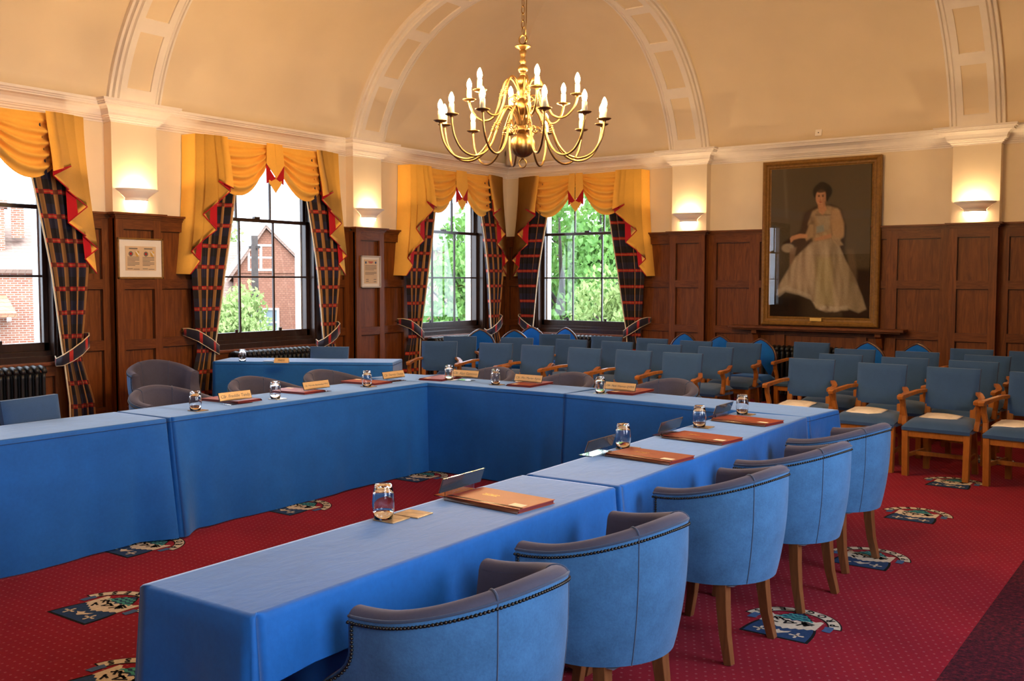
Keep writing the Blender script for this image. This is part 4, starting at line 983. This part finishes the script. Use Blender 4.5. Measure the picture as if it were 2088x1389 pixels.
def put_arm(label,bx,by,deg):
    """bx,by: where the middle of the top of the back stands"""
    global AC
    a=radians(deg); x,y=bx-(-sin(a))*.215,by-cos(a)*.215
    if AC is None: AC=armchair(label,(x,y,0),a); return AC
    o=dup(AC,(x,y,0),a); o['label']=label; return o
O=['first','second','third','fourth','fifth','sixth']
for i,(x,y,a) in enumerate([(1.70,-3.70,30),(2.45,-3.587,10),(3.05,-3.616,2),(3.70,-3.674,-4),(4.30,-3.685,-3),(4.87,-3.712,2)]):
    put_arm('wooden armchair, %s from the window wall in the row nearest the cross table'%O[i],x,y,a)
for i,(x,y,a) in enumerate([(1.256,-2.753,33),(2.01,-2.55,18),(2.76,-2.45,5),(3.415,-2.48,-2),(4.107,-2.611,0),(4.763,-2.681,-6)]):
    put_arm('wooden armchair, %s from the window wall in the middle row of the larger block'%O[i],x,y,a)
for i,(x,y,a) in enumerate([(1.945,-1.578,18),(2.768,-1.606,6),(3.453,-1.66,1),(4.12,-1.809,-4),(4.728,-1.814,-1)]):
    put_arm('wooden armchair, %s from the room corner in the back row of the larger block'%O[i],x,y,a)
for i,(x,y,a) in enumerate([(6.168,-3.674,1),(6.848,-3.828,-4),(7.448,-3.908,-4),(8.095,-3.996,-7)]):
    put_arm('wooden armchair with paper on its seat, %s from the aisle, front row by the portrait'%O[i],x,y,a)
for i,(x,y,a) in enumerate([(6.203,-2.937,-1),(6.831,-3.006,1),(7.44,-3.06,-6)]):
    put_arm('wooden armchair, %s from the aisle in the second row below the portrait'%O[i],x,y,a)
for i,(x,y,a) in enumerate([(6.089,-2.094,-1),(6.726,-2.109,1),(7.406,-2.234,-7)]):
    put_arm('wooden armchair, %s from the aisle in the third row below the portrait'%O[i],x,y,a)
put_arm('wooden armchair in front of the radiator under the shelf, nearest the aisle',5.334,-1.244,-3)
put_arm('wooden armchair in the rearmost row below the pilaster lamp past the portrait',7.094,-1.34,-2)
put_arm('wooden armchair at the frame edge in the rearmost row past the portrait',7.68,-1.416,-4)
put_arm('blue backed armchair behind the bare window-side table, cut by the frame edge',3.30,-9.56,103)
put_arm('light blue backed armchair drawn up behind the press table',1.36,-5.16,28)
# ------------------------------------------------------------------ round backed chairs (front is -y)
def round_chair(label,loc,rz):
    root=tag(empty('round_backed_chair',loc,rz),label,'chair','dark framed chairs with round royal blue backs'); R=M['royal']; W=M['mahog']
    O_=[]
    for i in range(41):
        t=-1+2*i/40; a=t*radians(150); r=.205
        x=r*sin(a); z=.655+.205*cos(a)*(1.0); 
        z+= .030*max(0,1-abs(x)/.13)**1.2 if cos(a)>0 else 0
        if abs(t)>.62: x=math.copysign(.205-(abs(t)-.62)*.10,t); z=.60-(abs(t)-.62)*.45
        O_.append((x,z))
    yb=lambda z:.19+.10*(z-.45)
    m=MB(); m.tube([(x,yb(z),z) for x,z in O_],.017,8); m.tube([(O_[0][0],yb(O_[0][1]),O_[0][1]),(O_[-1][0],yb(O_[-1][1]),O_[-1][1])],.015,8); m.build('back_frame',W,root)
    c=(0,.66)
    def pf(sg):
        def g(u,v):
            k=min(40,int(round(u*40))); x,z=O_[k]; w=v; X=c[0]+(x-c[0])*w*.95; Zz=c[1]+(z-c[1])*w*.95; return (X,yb(Zz)+sg*(.012+.028*(1-w**3)),Zz)
        return g
    p=MB()
    for sg in (-1,1): p.grid(pf(sg),40,8)
    p.build('back_pad',R,root)
    s=MB()
    def st(u,v):
        x=(2*u-1)*(.235-.03*v); y=-.235+.43*v; e=min(1,(1-abs(2*u-1))*6)*min(1,v*7)*min(1,(1-v)*7); return (x,y,.43+.045*max(0,e)**.5)
    s.grid(st,14,14); q=[(-.235,-.235),(.235,-.235),(.205,.195),(-.205,.195)]; s.add([(x,y,.43) for x,y in q]+[(x,y,.39) for x,y in q],[(0,1,5,4),(1,2,6,5),(2,3,7,6),(3,0,4,7),(4,5,6,7)]); s.build('seat',R,root)
    for k in (-1,1):
        m=MB(); m.tube([(k*.205,-.205,.395),(k*.21,-.215,0)],[.019,.014],sq=(1,1)); m.build('leg',W,root)
        m=MB(); m.tube([(O_[0][0]*-k,yb(O_[0][1]),O_[0][1]),(k*.175,.185,.40),(k*.185,.24,0)],[.017,.018,.014],sq=(1,1)); m.build('leg',W,root)
    return root
RC=None
def put_round(label,bx,by,deg):
    global RC
    a=radians(deg); x,y=bx+sin(a)*.235,by-cos(a)*.235
    if RC is None: RC=round_chair(label,(x,y,0),a); return
    o=dup(RC,(x,y,0),a); o['label']=label
put_round('round blue backed chair in front of the radiator before the room corner',.62,-1.50,40)
put_round('round blue backed chair below the gap between the two corner curtains',1.14,-1.38,30)
put_round('taller looking round blue backed chair tucked deepest into the room corner',.80,-.46,30)
put_round('round blue backed chair in front of the tree window radiator',1.385,-.42,4)
put_round('round blue backed chair against the pilaster under the lamp beside the portrait',3.395,-.598,-3)
put_round('round blue backed chair between the lamp pilaster and the shelf bracket',4.05,-.93,-3)
put_round('round blue backed chair by the aisle at the radiator, seen beside the armchair back',4.72,-1.25,-5)
put_round('round blue backed chair below the middle of the portrait shelf',5.95,-1.12,-2)
put_round('round blue backed chair with shining rim below the far end of the shelf',6.48,-1.06,-3)
# ------------------------------------------------------------------ papers on seats
def paper(x,y,z,rz,label,w=.21,h=.297,cat='paper'):
    root=tag(empty('paper_sheet',(x,y,z),rz),label,cat,'printed papers left on the chairs'); m=MB()
    m.grid(lambda u,v:((u-.5)*h,(v-.5)*w,.004+.010*(2*u-1)**2*(-1)+.012+.004*sin(5*v)),10,8); m.build('sheet',M['paper'],root,solid=.001,recalc=False)
    root.rotation_euler=(radians(10),0,rz)
    l=MB()
    for k in range(9): 
        yy=.07-k*.017; l.add([(-.11,yy,.0175),(.10-(.05 if k%3==2 else 0),yy,.0175),(.10-(.05 if k%3==2 else 0),yy+.004,.0175),(-.11,yy+.004,.0175)],[(0,1,2,3)])
    l.build('text_lines',M['lightink'],root,recalc=False)
for i,(x,y) in enumerate([(6.135,-3.95),(6.79,-4.07),(7.40,-4.13),(7.98,-4.22)]):
    paper(x,y,.470,radians(-6-2*i),'white printed sheet on the %s armchair from the aisle, front row below the portrait'%O[i])
paper(4.25,-3.95,.470,radians(6),'white printed sheet on a seat behind the last gold name plate'); paper(3.0,-3.88,.470,radians(3),'white printed sheet on a seat behind the middle of the cross table')
# ------------------------------------------------------------------ table things
def tumbler(x,y,label,first=[None],z=ZTAB+.007,rz=0):
    if first[0] is None:
        o=tag(empty('tumbler',(x,y,z)),label,'glass','upturned drinking glasses'); m=MB()
        m.lathe([(.0005,.124),(.028,.124),(.031,.118),(.037,.09),(.040,.055),(.0385,.03),(.0335,0),(.0315,0),(.0362,.03),(.0375,.055),(.0345,.088),(.0285,.110),(.0005,.111)],28)
        '''outp=[(.033,0),(.0385,.03),(.040,.055),(.037,.09),(.031,.118),(.028,.124)]; inn=[(.0285,.112),(.034,.088),(.0375,.055),(.0365,.03),(.0312,0)]
        m.lathe(outp+[(.0005,.124)],28); m.lathe([(.0005,.110)]+inn+[(.033,0)],28)'''; m.build('glass_body',M['glass'],o,recalc=True); first[0]=o; return
    o=dup(first[0],(x,y,z),rz); o['label']=label
def coaster(x,y,rz,label,mat='cork',L=.095):
    o=tag(empty('coaster',(x,y,ZTAB+.0005),rz),label,'coaster','coasters under the glasses'); m=MB(); m.bx((-L/2,-.0475,0),(L/2,.0475,.005)); m.build('board',M[mat],o,bevel=.002)
GL=[(6.868,-10.215,'nearest glass to the open end, on the nearest table','cork'),(6.822,-8.40,'glass on the nearest-side table beside the second red folder','cork'),(6.822,-7.50,'glass on the nearest-side table between second and third red folders','cork'),(6.805,-6.83,'glass by the last red folder near the cross table','cork'),
    (3.86,-8.765,'glass beside the first gold plate of the window-side table','cork'),(3.785,-8.03,'glass between first and second gold plates of the window-side table','coaster_white'),(3.74,-7.05,'glass before the third gold plate of the window-side table','cork'),
    (3.93,-6.25,'glass partly behind the gold plate in the tables corner','coaster_white'),(4.475,-6.32,'glass between corner plate and middle plate of the cross table','cork'),(5.48,-6.355,'glass beside the gold plate at the cross table armchair end','coaster_white')]
for i,(x,y,l,mt) in enumerate(GL):
    rz=radians(2) if i<7 else 0
    tumbler(x,y,'upturned '+l)
    coaster(x+(.02 if i<4 else 0),y+.02,rz,'%s coaster under the %s'%('brown' if mt=='cork' else 'pale',l.replace('the window-side table, by ','the window-side table by ')),mt)
tumbler(.93,-5.99,'upturned glass on the press table',z=ZTAB+.001); 
coaster(1.12,-5.80,radians(31),'dark coaster lying beside the glass on the press table','spine')
coaster(6.90,-10.09,radians(4),'second brown picture coaster, touching the nearest glass coaster','cork',.11)
# folders: local x along the long side, spine at -y
def folder(x,y,rz,label,first=[None]):
    z=ZTAB+.002
    if first[0] is None:
        o=tag(empty('folder',(x,y,z),rz),label,'folder','red leather agenda folders'); w,h=.365,.225
        m=MB(); m.bx((-w/2,-h/2,0),(w/2,h/2,.003)); m.bx((-w/2,-h/2+.005,.013),(w/2,h/2,.0165)); m.build('cover',M['folder'],o,bevel=.0015)
        p=MB(); p.bx((-w/2+.004,-h/2+.01,.003),(w/2-.004,h/2-.004,.013)); p.build('pages',M['pages'],o)
        s=MB(); s.grid(lambda u,v:(-w/2+w*u,-h/2+.028-.032*sin(pi*v*.5+.0) if v>0 else -h/2+.028,.0172-.0168*v**1.6),2,8); s.build('spine',M['spine'],o,solid=.002,recalc=False)
        g=MB()
        rnd=random.Random(5)
        for yy in (.020,.004):                     # two short gilt lines, too small to read
            xx=-.092
            while xx<-.02:
                w_=rnd.uniform(.0025,.005); g.bx((xx,yy,.0166),(xx+w_,yy+rnd.choice((.006,.009)),.0169)); xx+=w_+.0022
        g.build('gilt_lettering',M['gilt'],o,recalc=False)
        k=MB(); k.bx((.105,-.075,.0166),(.165,-.035,.0172)); k.build('sticker',M['sticker'],o); first[0]=o; return o
    c=dup(first[0],(x,y,z),rz); c['label']=label; return c
folder(7.035,-9.745,radians(-3.5),'orange red folder on the nearest cloth, closest to the viewer')
folder(7.05,-8.545,radians(-5.5),'red folder on the nearest-side table just past the cloth seam')
folder(7.02,-7.885,radians(-6),'red folder third from the open end of the nearest-side table')
folder(6.96,-7.12,radians(-8),'red folder fourth from the open end, beside the cross table')
folder(3.60,-8.27,radians(185),'dark red folder catching window glare behind the first gold plate')
folder(3.56,-7.62,radians(184),'dark red folder catching window glare behind the second gold plate')
folder(3.52,-6.83,radians(184),'dark red folder behind the third gold plate of the window-side table')
folder(3.80,-6.20,radians(-80),'dark red folder beside the glass in the corner of the tables')
folder(4.70,-6.15,radians(-87),'dark red folder behind the middle gold plate of the cross table')
folder(5.62,-6.14,radians(-88),'dark red folder behind the gold plate at the armchair end')
# name plates: local +x along the plate, the written face looks to -y
def name_plate(x,y,rz,text,label,z=ZTAB+.001,W=.27):
    o=tag(empty('name_plate',(x,y,z),rz),label,'name plate','name plates on clear stands')
    b=MB(); hw=W*.36
    b.add([(-hw,-.045,.001),(hw,-.045,.001),(hw,.035,.001),(-hw,.035,.001),(-hw,-.045,.004),(hw,-.045,.004),(hw,.035,.004),(-hw,.035,.004)],[(0,3,2,1),(4,5,6,7),(0,1,5,4),(1,2,6,5),(2,3,7,6),(3,0,4,7)])
    b.bx((-hw,.010,.003),(hw,.013,.035)); b.build('clear_stand',M['acrylic'],o,bevel=.001)
    rot=Matrix.Rotation(radians(-20),4,'X'); T=Matrix.Translation((0,.012,.028))@rot
    p=MB(); p.bx((-W/2,-.003,0),(W/2,.0,.056)); p.tr(T); p.build('plate',M['plate'],o,bevel=.0008)
    k=MB(); k.bx((-W/2-.003,.0,-.003),(W/2+.003,.004,.059)); k.tr(T); k.build('dark_backing',M['smoke'],o)
    if text:
        t=text_mb(text,.030 if len(text)<20 else .0245,0,.0003,.18); xs=[v[0] for v in t.v]; wd=max(xs)-min(xs); sc=min(1.35,(W-.022)/wd); t.v=[(v[0]*sc,v[1]*min(sc,1.15),v[2]) for v in t.v]
        t.tr(T@Matrix.Translation((0,-.0034,.027))@Matrix.Rotation(pi/2,4,'X')); t.build('lettering',M['ink'],o,recalc=False)
name_plate(3.77,-8.355,radians(92-2),'Cllr. Freddie Tandy','brightest gold name plate, nearest the open end of the window-side table')
name_plate(3.695,-7.53,radians(92),'Cllr. Malcolm Belchamber MVO','gold name plate in the middle of the window-side table')
name_plate(3.61,-6.57,radians(92),'Cllr. Derrick Chester','gold name plate at the end of the window-side table by the corner')
name_plate(4.02,-6.16,radians(2),'Cllr. Alan Gammon','gold name plate in the corner of the tables, nearest the window wall')
name_plate(4.68,-6.17,radians(-1),'Cllr. Mrs Marian Ayres','gold name plate in the middle of the cross table before a red folder')
name_plate(5.59,-6.27,radians(-4),'Cllr. Mick Warren QVRM','gold name plate at the armchair end of the cross table')
for (x,y,l) in ((6.80,-9.71,'dark backed name plate seen from behind, nearest the viewer'),(6.785,-8.60,'dark backed name plate seen from behind, beside the second red folder'),(6.78,-7.83,'dark backed name plate seen from behind, beside the third red folder'),(6.72,-6.98,'dark backed name plate seen from behind, beside the fourth red folder')):
    name_plate(x,y,radians(-88),'Cllr.',l)
pr=tag(empty('press_sign',(1.41,-5.88,ZTAB+.001),radians(31)),'small wooden tent sign reading PRESS on the press table','sign')
m=MB(); P=[(-.028,0),(.028,0),(0,.05)]; m.add([(-.075,y,z) for y,z in P]+[(.075,y,z) for y,z in P],[(0,2,1),(3,4,5),(0,1,4,3),(1,2,5,4),(2,0,3,5)]); m.build('tent_block',M['plate'],pr,bevel=.001)
t=text_mb('PRESS',.028); t.tr(Matrix.Translation((0,-.0150,.0245))@Matrix.Rotation(atan2(.05,.028),4,'X')); t.build('lettering',M['black'],pr,recalc=False)
# ------------------------------------------------------------------ outside
GZ=-2.4
def brick(name,c1,c2,mort,w=.225,h=.075):
    t=NT(name); b=t.n.new('ShaderNodeTexBrick'); b.inputs['Color1'].default_value=c1; b.inputs['Color2'].default_value=c2; b.inputs['Mortar'].default_value=mort; b.inputs['Scale'].default_value=1
    b.inputs['Brick Width'].default_value=w; b.inputs['Row Height'].default_value=h; b.inputs['Mortar Size'].default_value=.012
    co=t.n.new('ShaderNodeTexCoord'); sp=t.n.new('ShaderNodeSeparateXYZ'); t.link(co.outputs['Object'],sp.inputs[0]); cb=t.n.new('ShaderNodeCombineXYZ'); t.link(t.math('ADD',sp.outputs[0],sp.outputs[1]),cb.inputs[0]); t.link(sp.outputs[2],cb.inputs[1]); t.link(cb.outputs[0],b.inputs['Vector'])
    n=t.noise(t.coord(),1.2,3); c=t.mix(t.math('MULTIPLY',n,.4),b.outputs[0],(.09,.05,.03,1)); t.bsdf(c,.9,0,.1); return t.m
M['brick']=brick('red_brick',(0.208,0.065,0.038,1),(0.263,0.105,0.063,1),(0.313,0.263,0.223,1)); M['tilehung']=brick('hung_tile',(0.181,0.076,0.048,1),(0.223,0.105,0.069,1),(0.139,0.063,0.042,1),.17,.10)
M['rooftile']=brick('roof_tile',(0.208,0.139,0.111,1),(0.250,0.174,0.139,1),(0.153,0.105,0.084,1),.2,.12); M['slate']=brick('slate_roof',(0.139,0.145,0.160,1),(0.174,0.181,0.193,1),(0.105,0.105,0.111,1),.3,.2)
M['wpaint']=plain('white_paint',(.82,.84,.84,1),.5); M['dkglass']=plain('dark_house_glass',(.12,.15,.16,1),.1); M['bark']=plain('bark',(.022,.014,.010,1),.9,noise=.3)
def leafm(n,a,b):
    t=NT(n); f=t.noise(t.coord(),.9,4,.7); c=t.ramp(f,[(.32,a),(.68,b)]); bs=t.bsdf(c,.6,0,.3); bs.inputs['Subsurface Weight'].default_value=0
    tl=t.n.new('ShaderNodeBsdfTranslucent'); t.link(c,tl.inputs[0]); mx=t.n.new('ShaderNodeMixShader'); mx.inputs[0].default_value=.35; t.link(bs.outputs[0],mx.inputs[1]); t.link(tl.outputs[0],mx.inputs[2]); t.link(mx.outputs[0],t.out.inputs[0]); return t.m
M['leaf1']=leafm('fresh_leaves',(0.060,0.156,0.027,1),(0.144,0.276,0.060,1)); M['leaf2']=leafm('pale_leaves',(.13,.20,.05,1),(.27,.34,.12,1)); M['leaf3']=leafm('hedge_leaves',(0.072,0.168,0.018,1),(0.168,0.276,0.042,1))
g=MB(); g.bx((-140,-60,GZ-.3),(40,140,GZ)); struct(g.build('ground',plain('pale_paving',(.16,.155,.145,1),.9,noise=.15,nscale=.4)))
def face_frame(ox,oy,hd):
    """local frame with x to the viewer's right, y away from the viewer, for a thing seen along heading hd (deg left of +Y)"""
    return (ox,oy,0),radians(hd)
def win(par,x,y,z,w,h,bars=(1,1)):
    m=MB(); f=.09; m.bx((x-w/2-f,y-.10,z-h/2-f),(x+w/2+f,y+.05,z-h/2)); m.bx((x-w/2-f,y-.10,z+h/2),(x+w/2+f,y+.05,z+h/2+f))
    for q in (-1,1): m.bx((x+q*w/2,y-.10,z-h/2),(x+q*(w/2+f),y+.05,z+h/2))
    m.bx((x-.05,y-.09,z-h/2),(x+.05,y+.02,z+h/2)); m.bx((x-w/2,y-.09,z-.035),(x+w/2,y+.02,z+.035)); o=m.build('window',M['wpaint'],par)
    p=MB(); p.bx((x-w/2,y-.03,z-h/2),(x+w/2,y-.01,z+h/2)); p.build('pane',M['dkglass'],o)
def gable_house(name,loc,rz,label,walls,wins,roofs,extra=None,wm='brick',rm='rooftile'):
    o=tag(empty(name,loc,rz),label,'house'); m=MB()
    for a,b in walls: m.bx(a,b)
    m.build('wall',M[wm],o)
    r=MB()
    for P in roofs: 
        n=len(P); r.add(P,[tuple(range(n))])
    r.build('roof',M[rm],o,solid=.15,recalc=False)
    for w in wins: win(o,*w)
    if extra: extra(o)
    return o
C0=(9.279,-12.795)
def at(hd,dist): a=radians(hd); return (C0[0]-sin(a)*dist,C0[1]+cos(a)*dist,0)
# house with the chimney behind the first window (heading about 62 deg, 37 m away)
def ex1(o):
    m=MB(); m.bx((-1.35,.8,2.0),(-.35,1.6,4.0)); m.bx((-1.45,.7,4.0),(-.25,1.7,4.25)); m.bx((-.15,1.1,3.0),(.25,1.5,4.15)); m.build('chimney',M['brick'],o)
    m=MB(); 
    for x in (-1.05,-.65): m.lathe([(.13,4.25),(.11,4.65),(.13,4.7)],10,(x,1.2,0))
    m.build('chimney_pot',M['brick'],o)
    m=MB(); m.add([(-4.2,-1.5,.45),(-.05,-1.5,.45),(-.35,.02,1.0),(-4.2,.02,1.0)],[(0,1,2,3)]); m.build('porch_roof',M['rooftile2'],o,solid=.14,recalc=False)
    m=MB(); m.bx((-4.2,-.08,1.86),(1.35,.03,2.02)); m.build('gutter',M['darkgrey'],o)
    m=MB()
    for i in range(9): m.bx((-4.1+i*.47,-1.45,.26),(-3.98+i*.47,-.05,.38))
    m.build('rafter_ends',M['wpaint'],o)
M['rooftile2']=brick('orange_tile',(0.292,0.139,0.076,1),(0.347,0.187,0.111,1),(0.208,0.097,0.063,1),.2,.12)
gable_house('brick_house',at(62.0,37),radians(62),'red brick house with a chimney seen through the window at the frame edge',[((-5,0,GZ),(1.25,7,1.95))],[(-1.15,0,1.15,.7,1.5),(-1.45,0,-.75,.95,1.6)],[[(-5.2,-.25,1.85),(1.45,-.25,1.85),(1.45,3.4,3.9),(-5.2,3.4,3.9)],[(-5.2,7.2,1.85),(1.45,7.2,1.85),(1.45,3.4,3.9),(-5.2,3.4,3.9)]],ex1)
# gabled house behind the press window
def ex2(o):
    m=MB(); P=[(-1.85,1.55),(-.0,4.15),(1.55,2.55)]
    for a,b in ((P[0],P[1]),(P[1],P[2])):
        d=Vector((b[0]-a[0],b[1]-a[1])); n=Vector((-d.y,d.x)).normalized()*.22
        m.add([(a[0],-.35,a[1]),(b[0],-.35,b[1]),(b[0]-n.x*-1,-.35,b[1]+n.y),(a[0]+n.x,-.35,a[1]+n.y),(a[0],-.2,a[1]),(b[0],-.2,b[1]),(b[0]+n.x,-.2,b[1]+n.y),(a[0]+n.x,-.2,a[1]+n.y)],[(0,1,2,3),(4,5,6,7),(0,1,5,4),(3,2,6,7),(0,3,7,4),(1,2,6,5)])
    P=[(-3.7,.35),(-1.85,2.45),(-.9,1.4)]
    m.build('bargeboard',M['wpaint'],o)
    g=MB(); g.add([(-1.5,-.02,1.9),(0,-.02,3.95),(1.5,-.02,2.4),(1.5,-.02,1.9)],[(0,1,2,3)]); g.build('gable_wall',M['tilehung'],o,solid=.1,recalc=False)
    f=MB(); f.bx((1.4,-.15,2.35),(3.2,.0,2.55)); f.bx((-3.9,-.4,.2),(-1.5,-.2,.42)); f.build('fascia',M['wpaint'],o)
gable_house('gabled_house',at(49.45,48),radians(49.45),'brown gabled house with white bargeboards seen through the press table window',[((-1.5,0,GZ),(1.5,6,2.0)),((1.5,.3,GZ),(3.0,6,2.4)),((-7,1.0,GZ),(-1.5,6,.7))],[(-.25,0,2.62,1.0,1.05),(-.1,0,-.40,1.1,1.15)],
  [[(-1.75,-.3,1.55),(0,-.3,4.1),(0,7,4.1),(-1.75,7,1.55)],[(1.6,-.3,2.45),(0,-.3,4.1),(0,7,4.1),(1.6,7,2.45)],[(1.3,0,2.45),(3.2,0,2.45),(2.9,3.2,4.2),(1.3,3.2,4.2)],[(-7.4,.6,.45),(-1.2,.6,.55),(-.6,3.5,3.4),(-5.6,3.5,3.5)]],ex2,wm='tilehung')
# red brick building behind the third window
gable_house('brick_building',at(39.6,42),radians(40),'red brick building with slate roof seen beside the trees in the window before the corner',[((-2.6,0,GZ),(2.0,7,3.0))],[(.55,0,2.1,.75,1.5),(.4,0,-.75,.75,1.5),(-1.3,0,2.1,.75,1.5),(-1.35,0,-.75,.75,1.5)],[[(-2.9,-.35,2.9),(2.3,-.35,2.9),(1.0,3.5,5.0),(-2.9,3.5,5.0)],[(2.3,-.35,2.9),(2.3,7.3,2.9),(1.0,3.5,5.0)]],None,rm='slate')
pole=tag(empty('telegraph_pole',(-21.4,12.87,GZ)),'brown telegraph pole standing in front of the gabled house','pole')
m=MB(); m.lathe([(.15,0),(.13,5.7)],10); m.build('mast',M['bark'],pole); m=MB(); m.bx((-.3,-.04,5.2),(.3,.04,5.3)); m.build('cross_arm',M['bark'],pole)
m=MB(); m.box((0,-.16,2.9),(.25,.05,.22)); m.build('yellow_notice',plain('yellow_sign',(.7,.5,.1,1),.6),pole)
def tree(name,loc,h,rad,label,mat,n,trunk=.35,seed=1,leaf=.22,grp='trees outside the windows',low=.25,flat=1.0,cat='tree'):
    rnd=random.Random(seed); o=tag(empty(name,loc),label,cat,grp); m=MB()
    if trunk:
        tk=MB(); tk.tube([(0,0,0),(.08,.05,h*.3),(-.05,.1,h*.62)],[.20*trunk/.35,.15*trunk/.35,.07],8)
        for i in range(6):
            a=i*1.05; tk.tube([(0,.03,h*(.25+.05*i)),(cos(a)*rad*.35,sin(a)*rad*.35,h*(.45+.05*i)),(cos(a)*rad*.7,sin(a)*rad*.7,h*(.58+.05*i))],[.07,.05,.02],6)
        tk.build('trunk',M['bark'],o)
    cl=[]
    for i in range(26):
        a=rnd.uniform(0,2*pi); r=rad*sqrt(rnd.random())*.8; z=h*(low+(1-low)*rnd.random()); k=1-.55*abs((z/h-low)/(1-low)-.4); cl.append((r*cos(a)*k,r*sin(a)*k*flat,z,rad*rnd.uniform(.28,.5)))
    for i in range(n):
        x,y,z,r=rnd.choice(cl); v=Vector((rnd.gauss(0,1),rnd.gauss(0,1),rnd.gauss(0,1))).normalized()*r*(rnd.random()**.4); c=Vector((x,y,z))+v
        q=Euler((rnd.uniform(0,6),rnd.uniform(0,6),rnd.uniform(0,6))).to_matrix(); s=leaf*rnd.uniform(.6,1.3)
        m.add([c+q@Vector(p) for p in ((-s*.5,0,0),(0,-s*.32,0),(s*.6,0,.03),(0,s*.32,0))],[(0,1,2,3)])
    m.build('foliage',M[mat],o,recalc=False); return o
def T(hd,d,*a,**k): x,y,_=at(hd,d); return tree(a[0],(x,y,GZ),*a[1:],**k)
T(51.0,35,'street_tree',3.35,1.65,'light green street tree in front of the gabled house','leaf2',3400,seed=3,leaf=.17,low=.28)
T(52.5,60,'tall_tree',6.9,2.6,'tree rising behind the roof of the gabled house','leaf2',3000,seed=4,leaf=.3)
T(51.2,39,'clipped_hedge',1.35,1.7,'low bright hedge under the street tree','leaf3',3500,trunk=0,seed=5,leaf=.16,low=.1,cat='hedge')
T(38.0,31,'leafy_tree',4.9,2.1,'bright green tree beside the red brick building','leaf1',6500,seed=6,leaf=.2,low=.1)
T(36.6,38,'leafy_tree',6.6,2.4,'taller tree behind the bright one, mostly hidden by the window edge','leaf1',4500,seed=7,leaf=.25,low=.1)
T(32.8,30,'leafy_tree',6.9,2.9,'bright green tree filling the pane of the tree window nearest the room corner','leaf1',9500,seed=8,leaf=.22,low=.05)
T(30.6,34,'leafy_tree',7.3,3.2,'tall bright tree in the middle of the tree window','leaf1',9500,seed=9,leaf=.25,low=.05)
T(28.6,27,'silvery_shrub',4.1,2.0,'silvery pale shrub low in the tree window beside the tied curtain','leaf2',8000,seed=10,leaf=.15,low=.05,cat='shrub')
T(28.8,40,'leafy_tree',8.6,3.4,'rear tree in the tree window nearest the tied curtain','leaf1',8000,seed=11,leaf=.28,low=.05)
T(26.3,36,'leafy_tree',7.6,3.2,'tree behind the curtain at the far jamb of the tree window','leaf1',5000,seed=12,leaf=.28,low=.05)
# ------------------------------------------------------------------ light, sky, camera
W=bpy.data.worlds.new('World'); S.world=W; W.use_nodes=True; nt=W.node_tree; nt.nodes.clear()
bg=nt.nodes.new('ShaderNodeBackground'); ow=nt.nodes.new('ShaderNodeOutputWorld'); nt.links.new(bg.outputs[0],ow.inputs[0])
SKY=16.5; SKYLO=7.0
tc=nt.nodes.new('ShaderNodeTexCoord'); nz=nt.nodes.new('ShaderNodeTexNoise'); nz.inputs['Scale'].default_value=2.2; nz.inputs['Detail'].default_value=4; nt.links.new(tc.outputs['Generated'],nz.inputs['Vector'])
rp=nt.nodes.new('ShaderNodeValToRGB'); rp.color_ramp.elements[0].position=.3; rp.color_ramp.elements[0].color=(.66,.80,1,1); rp.color_ramp.elements[1].position=.7; rp.color_ramp.elements[1].color=(.84,.92,1,1); nt.links.new(nz.outputs['Fac'],rp.inputs[0]); nt.links.new(rp.outputs[0],bg.inputs[0])
# overcast, brightest where the sun stands behind the cloud (the side facing the windows opposite)
vd=nt.nodes.new('ShaderNodeVectorMath'); vd.operation='DOT_PRODUCT'; vd.inputs[1].default_value=Vector((.88,-.38,.30)).normalized(); nt.links.new(tc.outputs['Generated'],vd.inputs[0])
mr=nt.nodes.new('ShaderNodeMapRange'); mr.interpolation_type='SMOOTHSTEP'; mr.inputs[1].default_value=-.5; mr.inputs[2].default_value=.9; mr.inputs[3].default_value=SKYLO; mr.inputs[4].default_value=SKY; nt.links.new(vd.outputs['Value'],mr.inputs[0]); nt.links.new(mr.outputs[0],bg.inputs[1])
cam=bpy.data.cameras.new('camera'); co=bpy.data.objects.new('camera',cam); COL.objects.link(co); S.camera=co
cam.sensor_fit='HORIZONTAL'; cam.sensor_width=36; cam.lens=2030*36/2088; cam.clip_end=400
yaw,pitch,roll=radians(35.63006),radians(3.48449),radians(.08785)
F=Vector((-sin(yaw)*cos(pitch),cos(yaw)*cos(pitch),-sin(pitch))); R0=Vector((cos(yaw),sin(yaw),0)); U0=R0.cross(F); Rv=R0*cos(roll)+U0*sin(roll); Uv=U0*cos(roll)-R0*sin(roll)
co.matrix_world=Matrix(((Rv.x,Uv.x,-F.x,9.27913),(Rv.y,Uv.y,-F.y,-12.79483),(Rv.z,Uv.z,-F.z,1.6),(0,0,0,1)))
v=S.view_settings; S.display_settings.display_device='sRGB'; v.view_transform='Standard'; v.look='None'; v.gamma=1; v.use_curve_mapping=False; v.exposure=0.0
cy=S.cycles; cy.use_denoising=True; cy.max_bounces=9; cy.diffuse_bounces=5; cy.glossy_bounces=4; cy.transmission_bounces=8; cy.transparent_max_bounces=12; cy.caustics_reflective=False; cy.caustics_refractive=False; cy.sample_clamp_indirect=6; cy.use_light_tree=True
try: cy.denoiser='OPENIMAGEDENOISE'
except Exception: pass
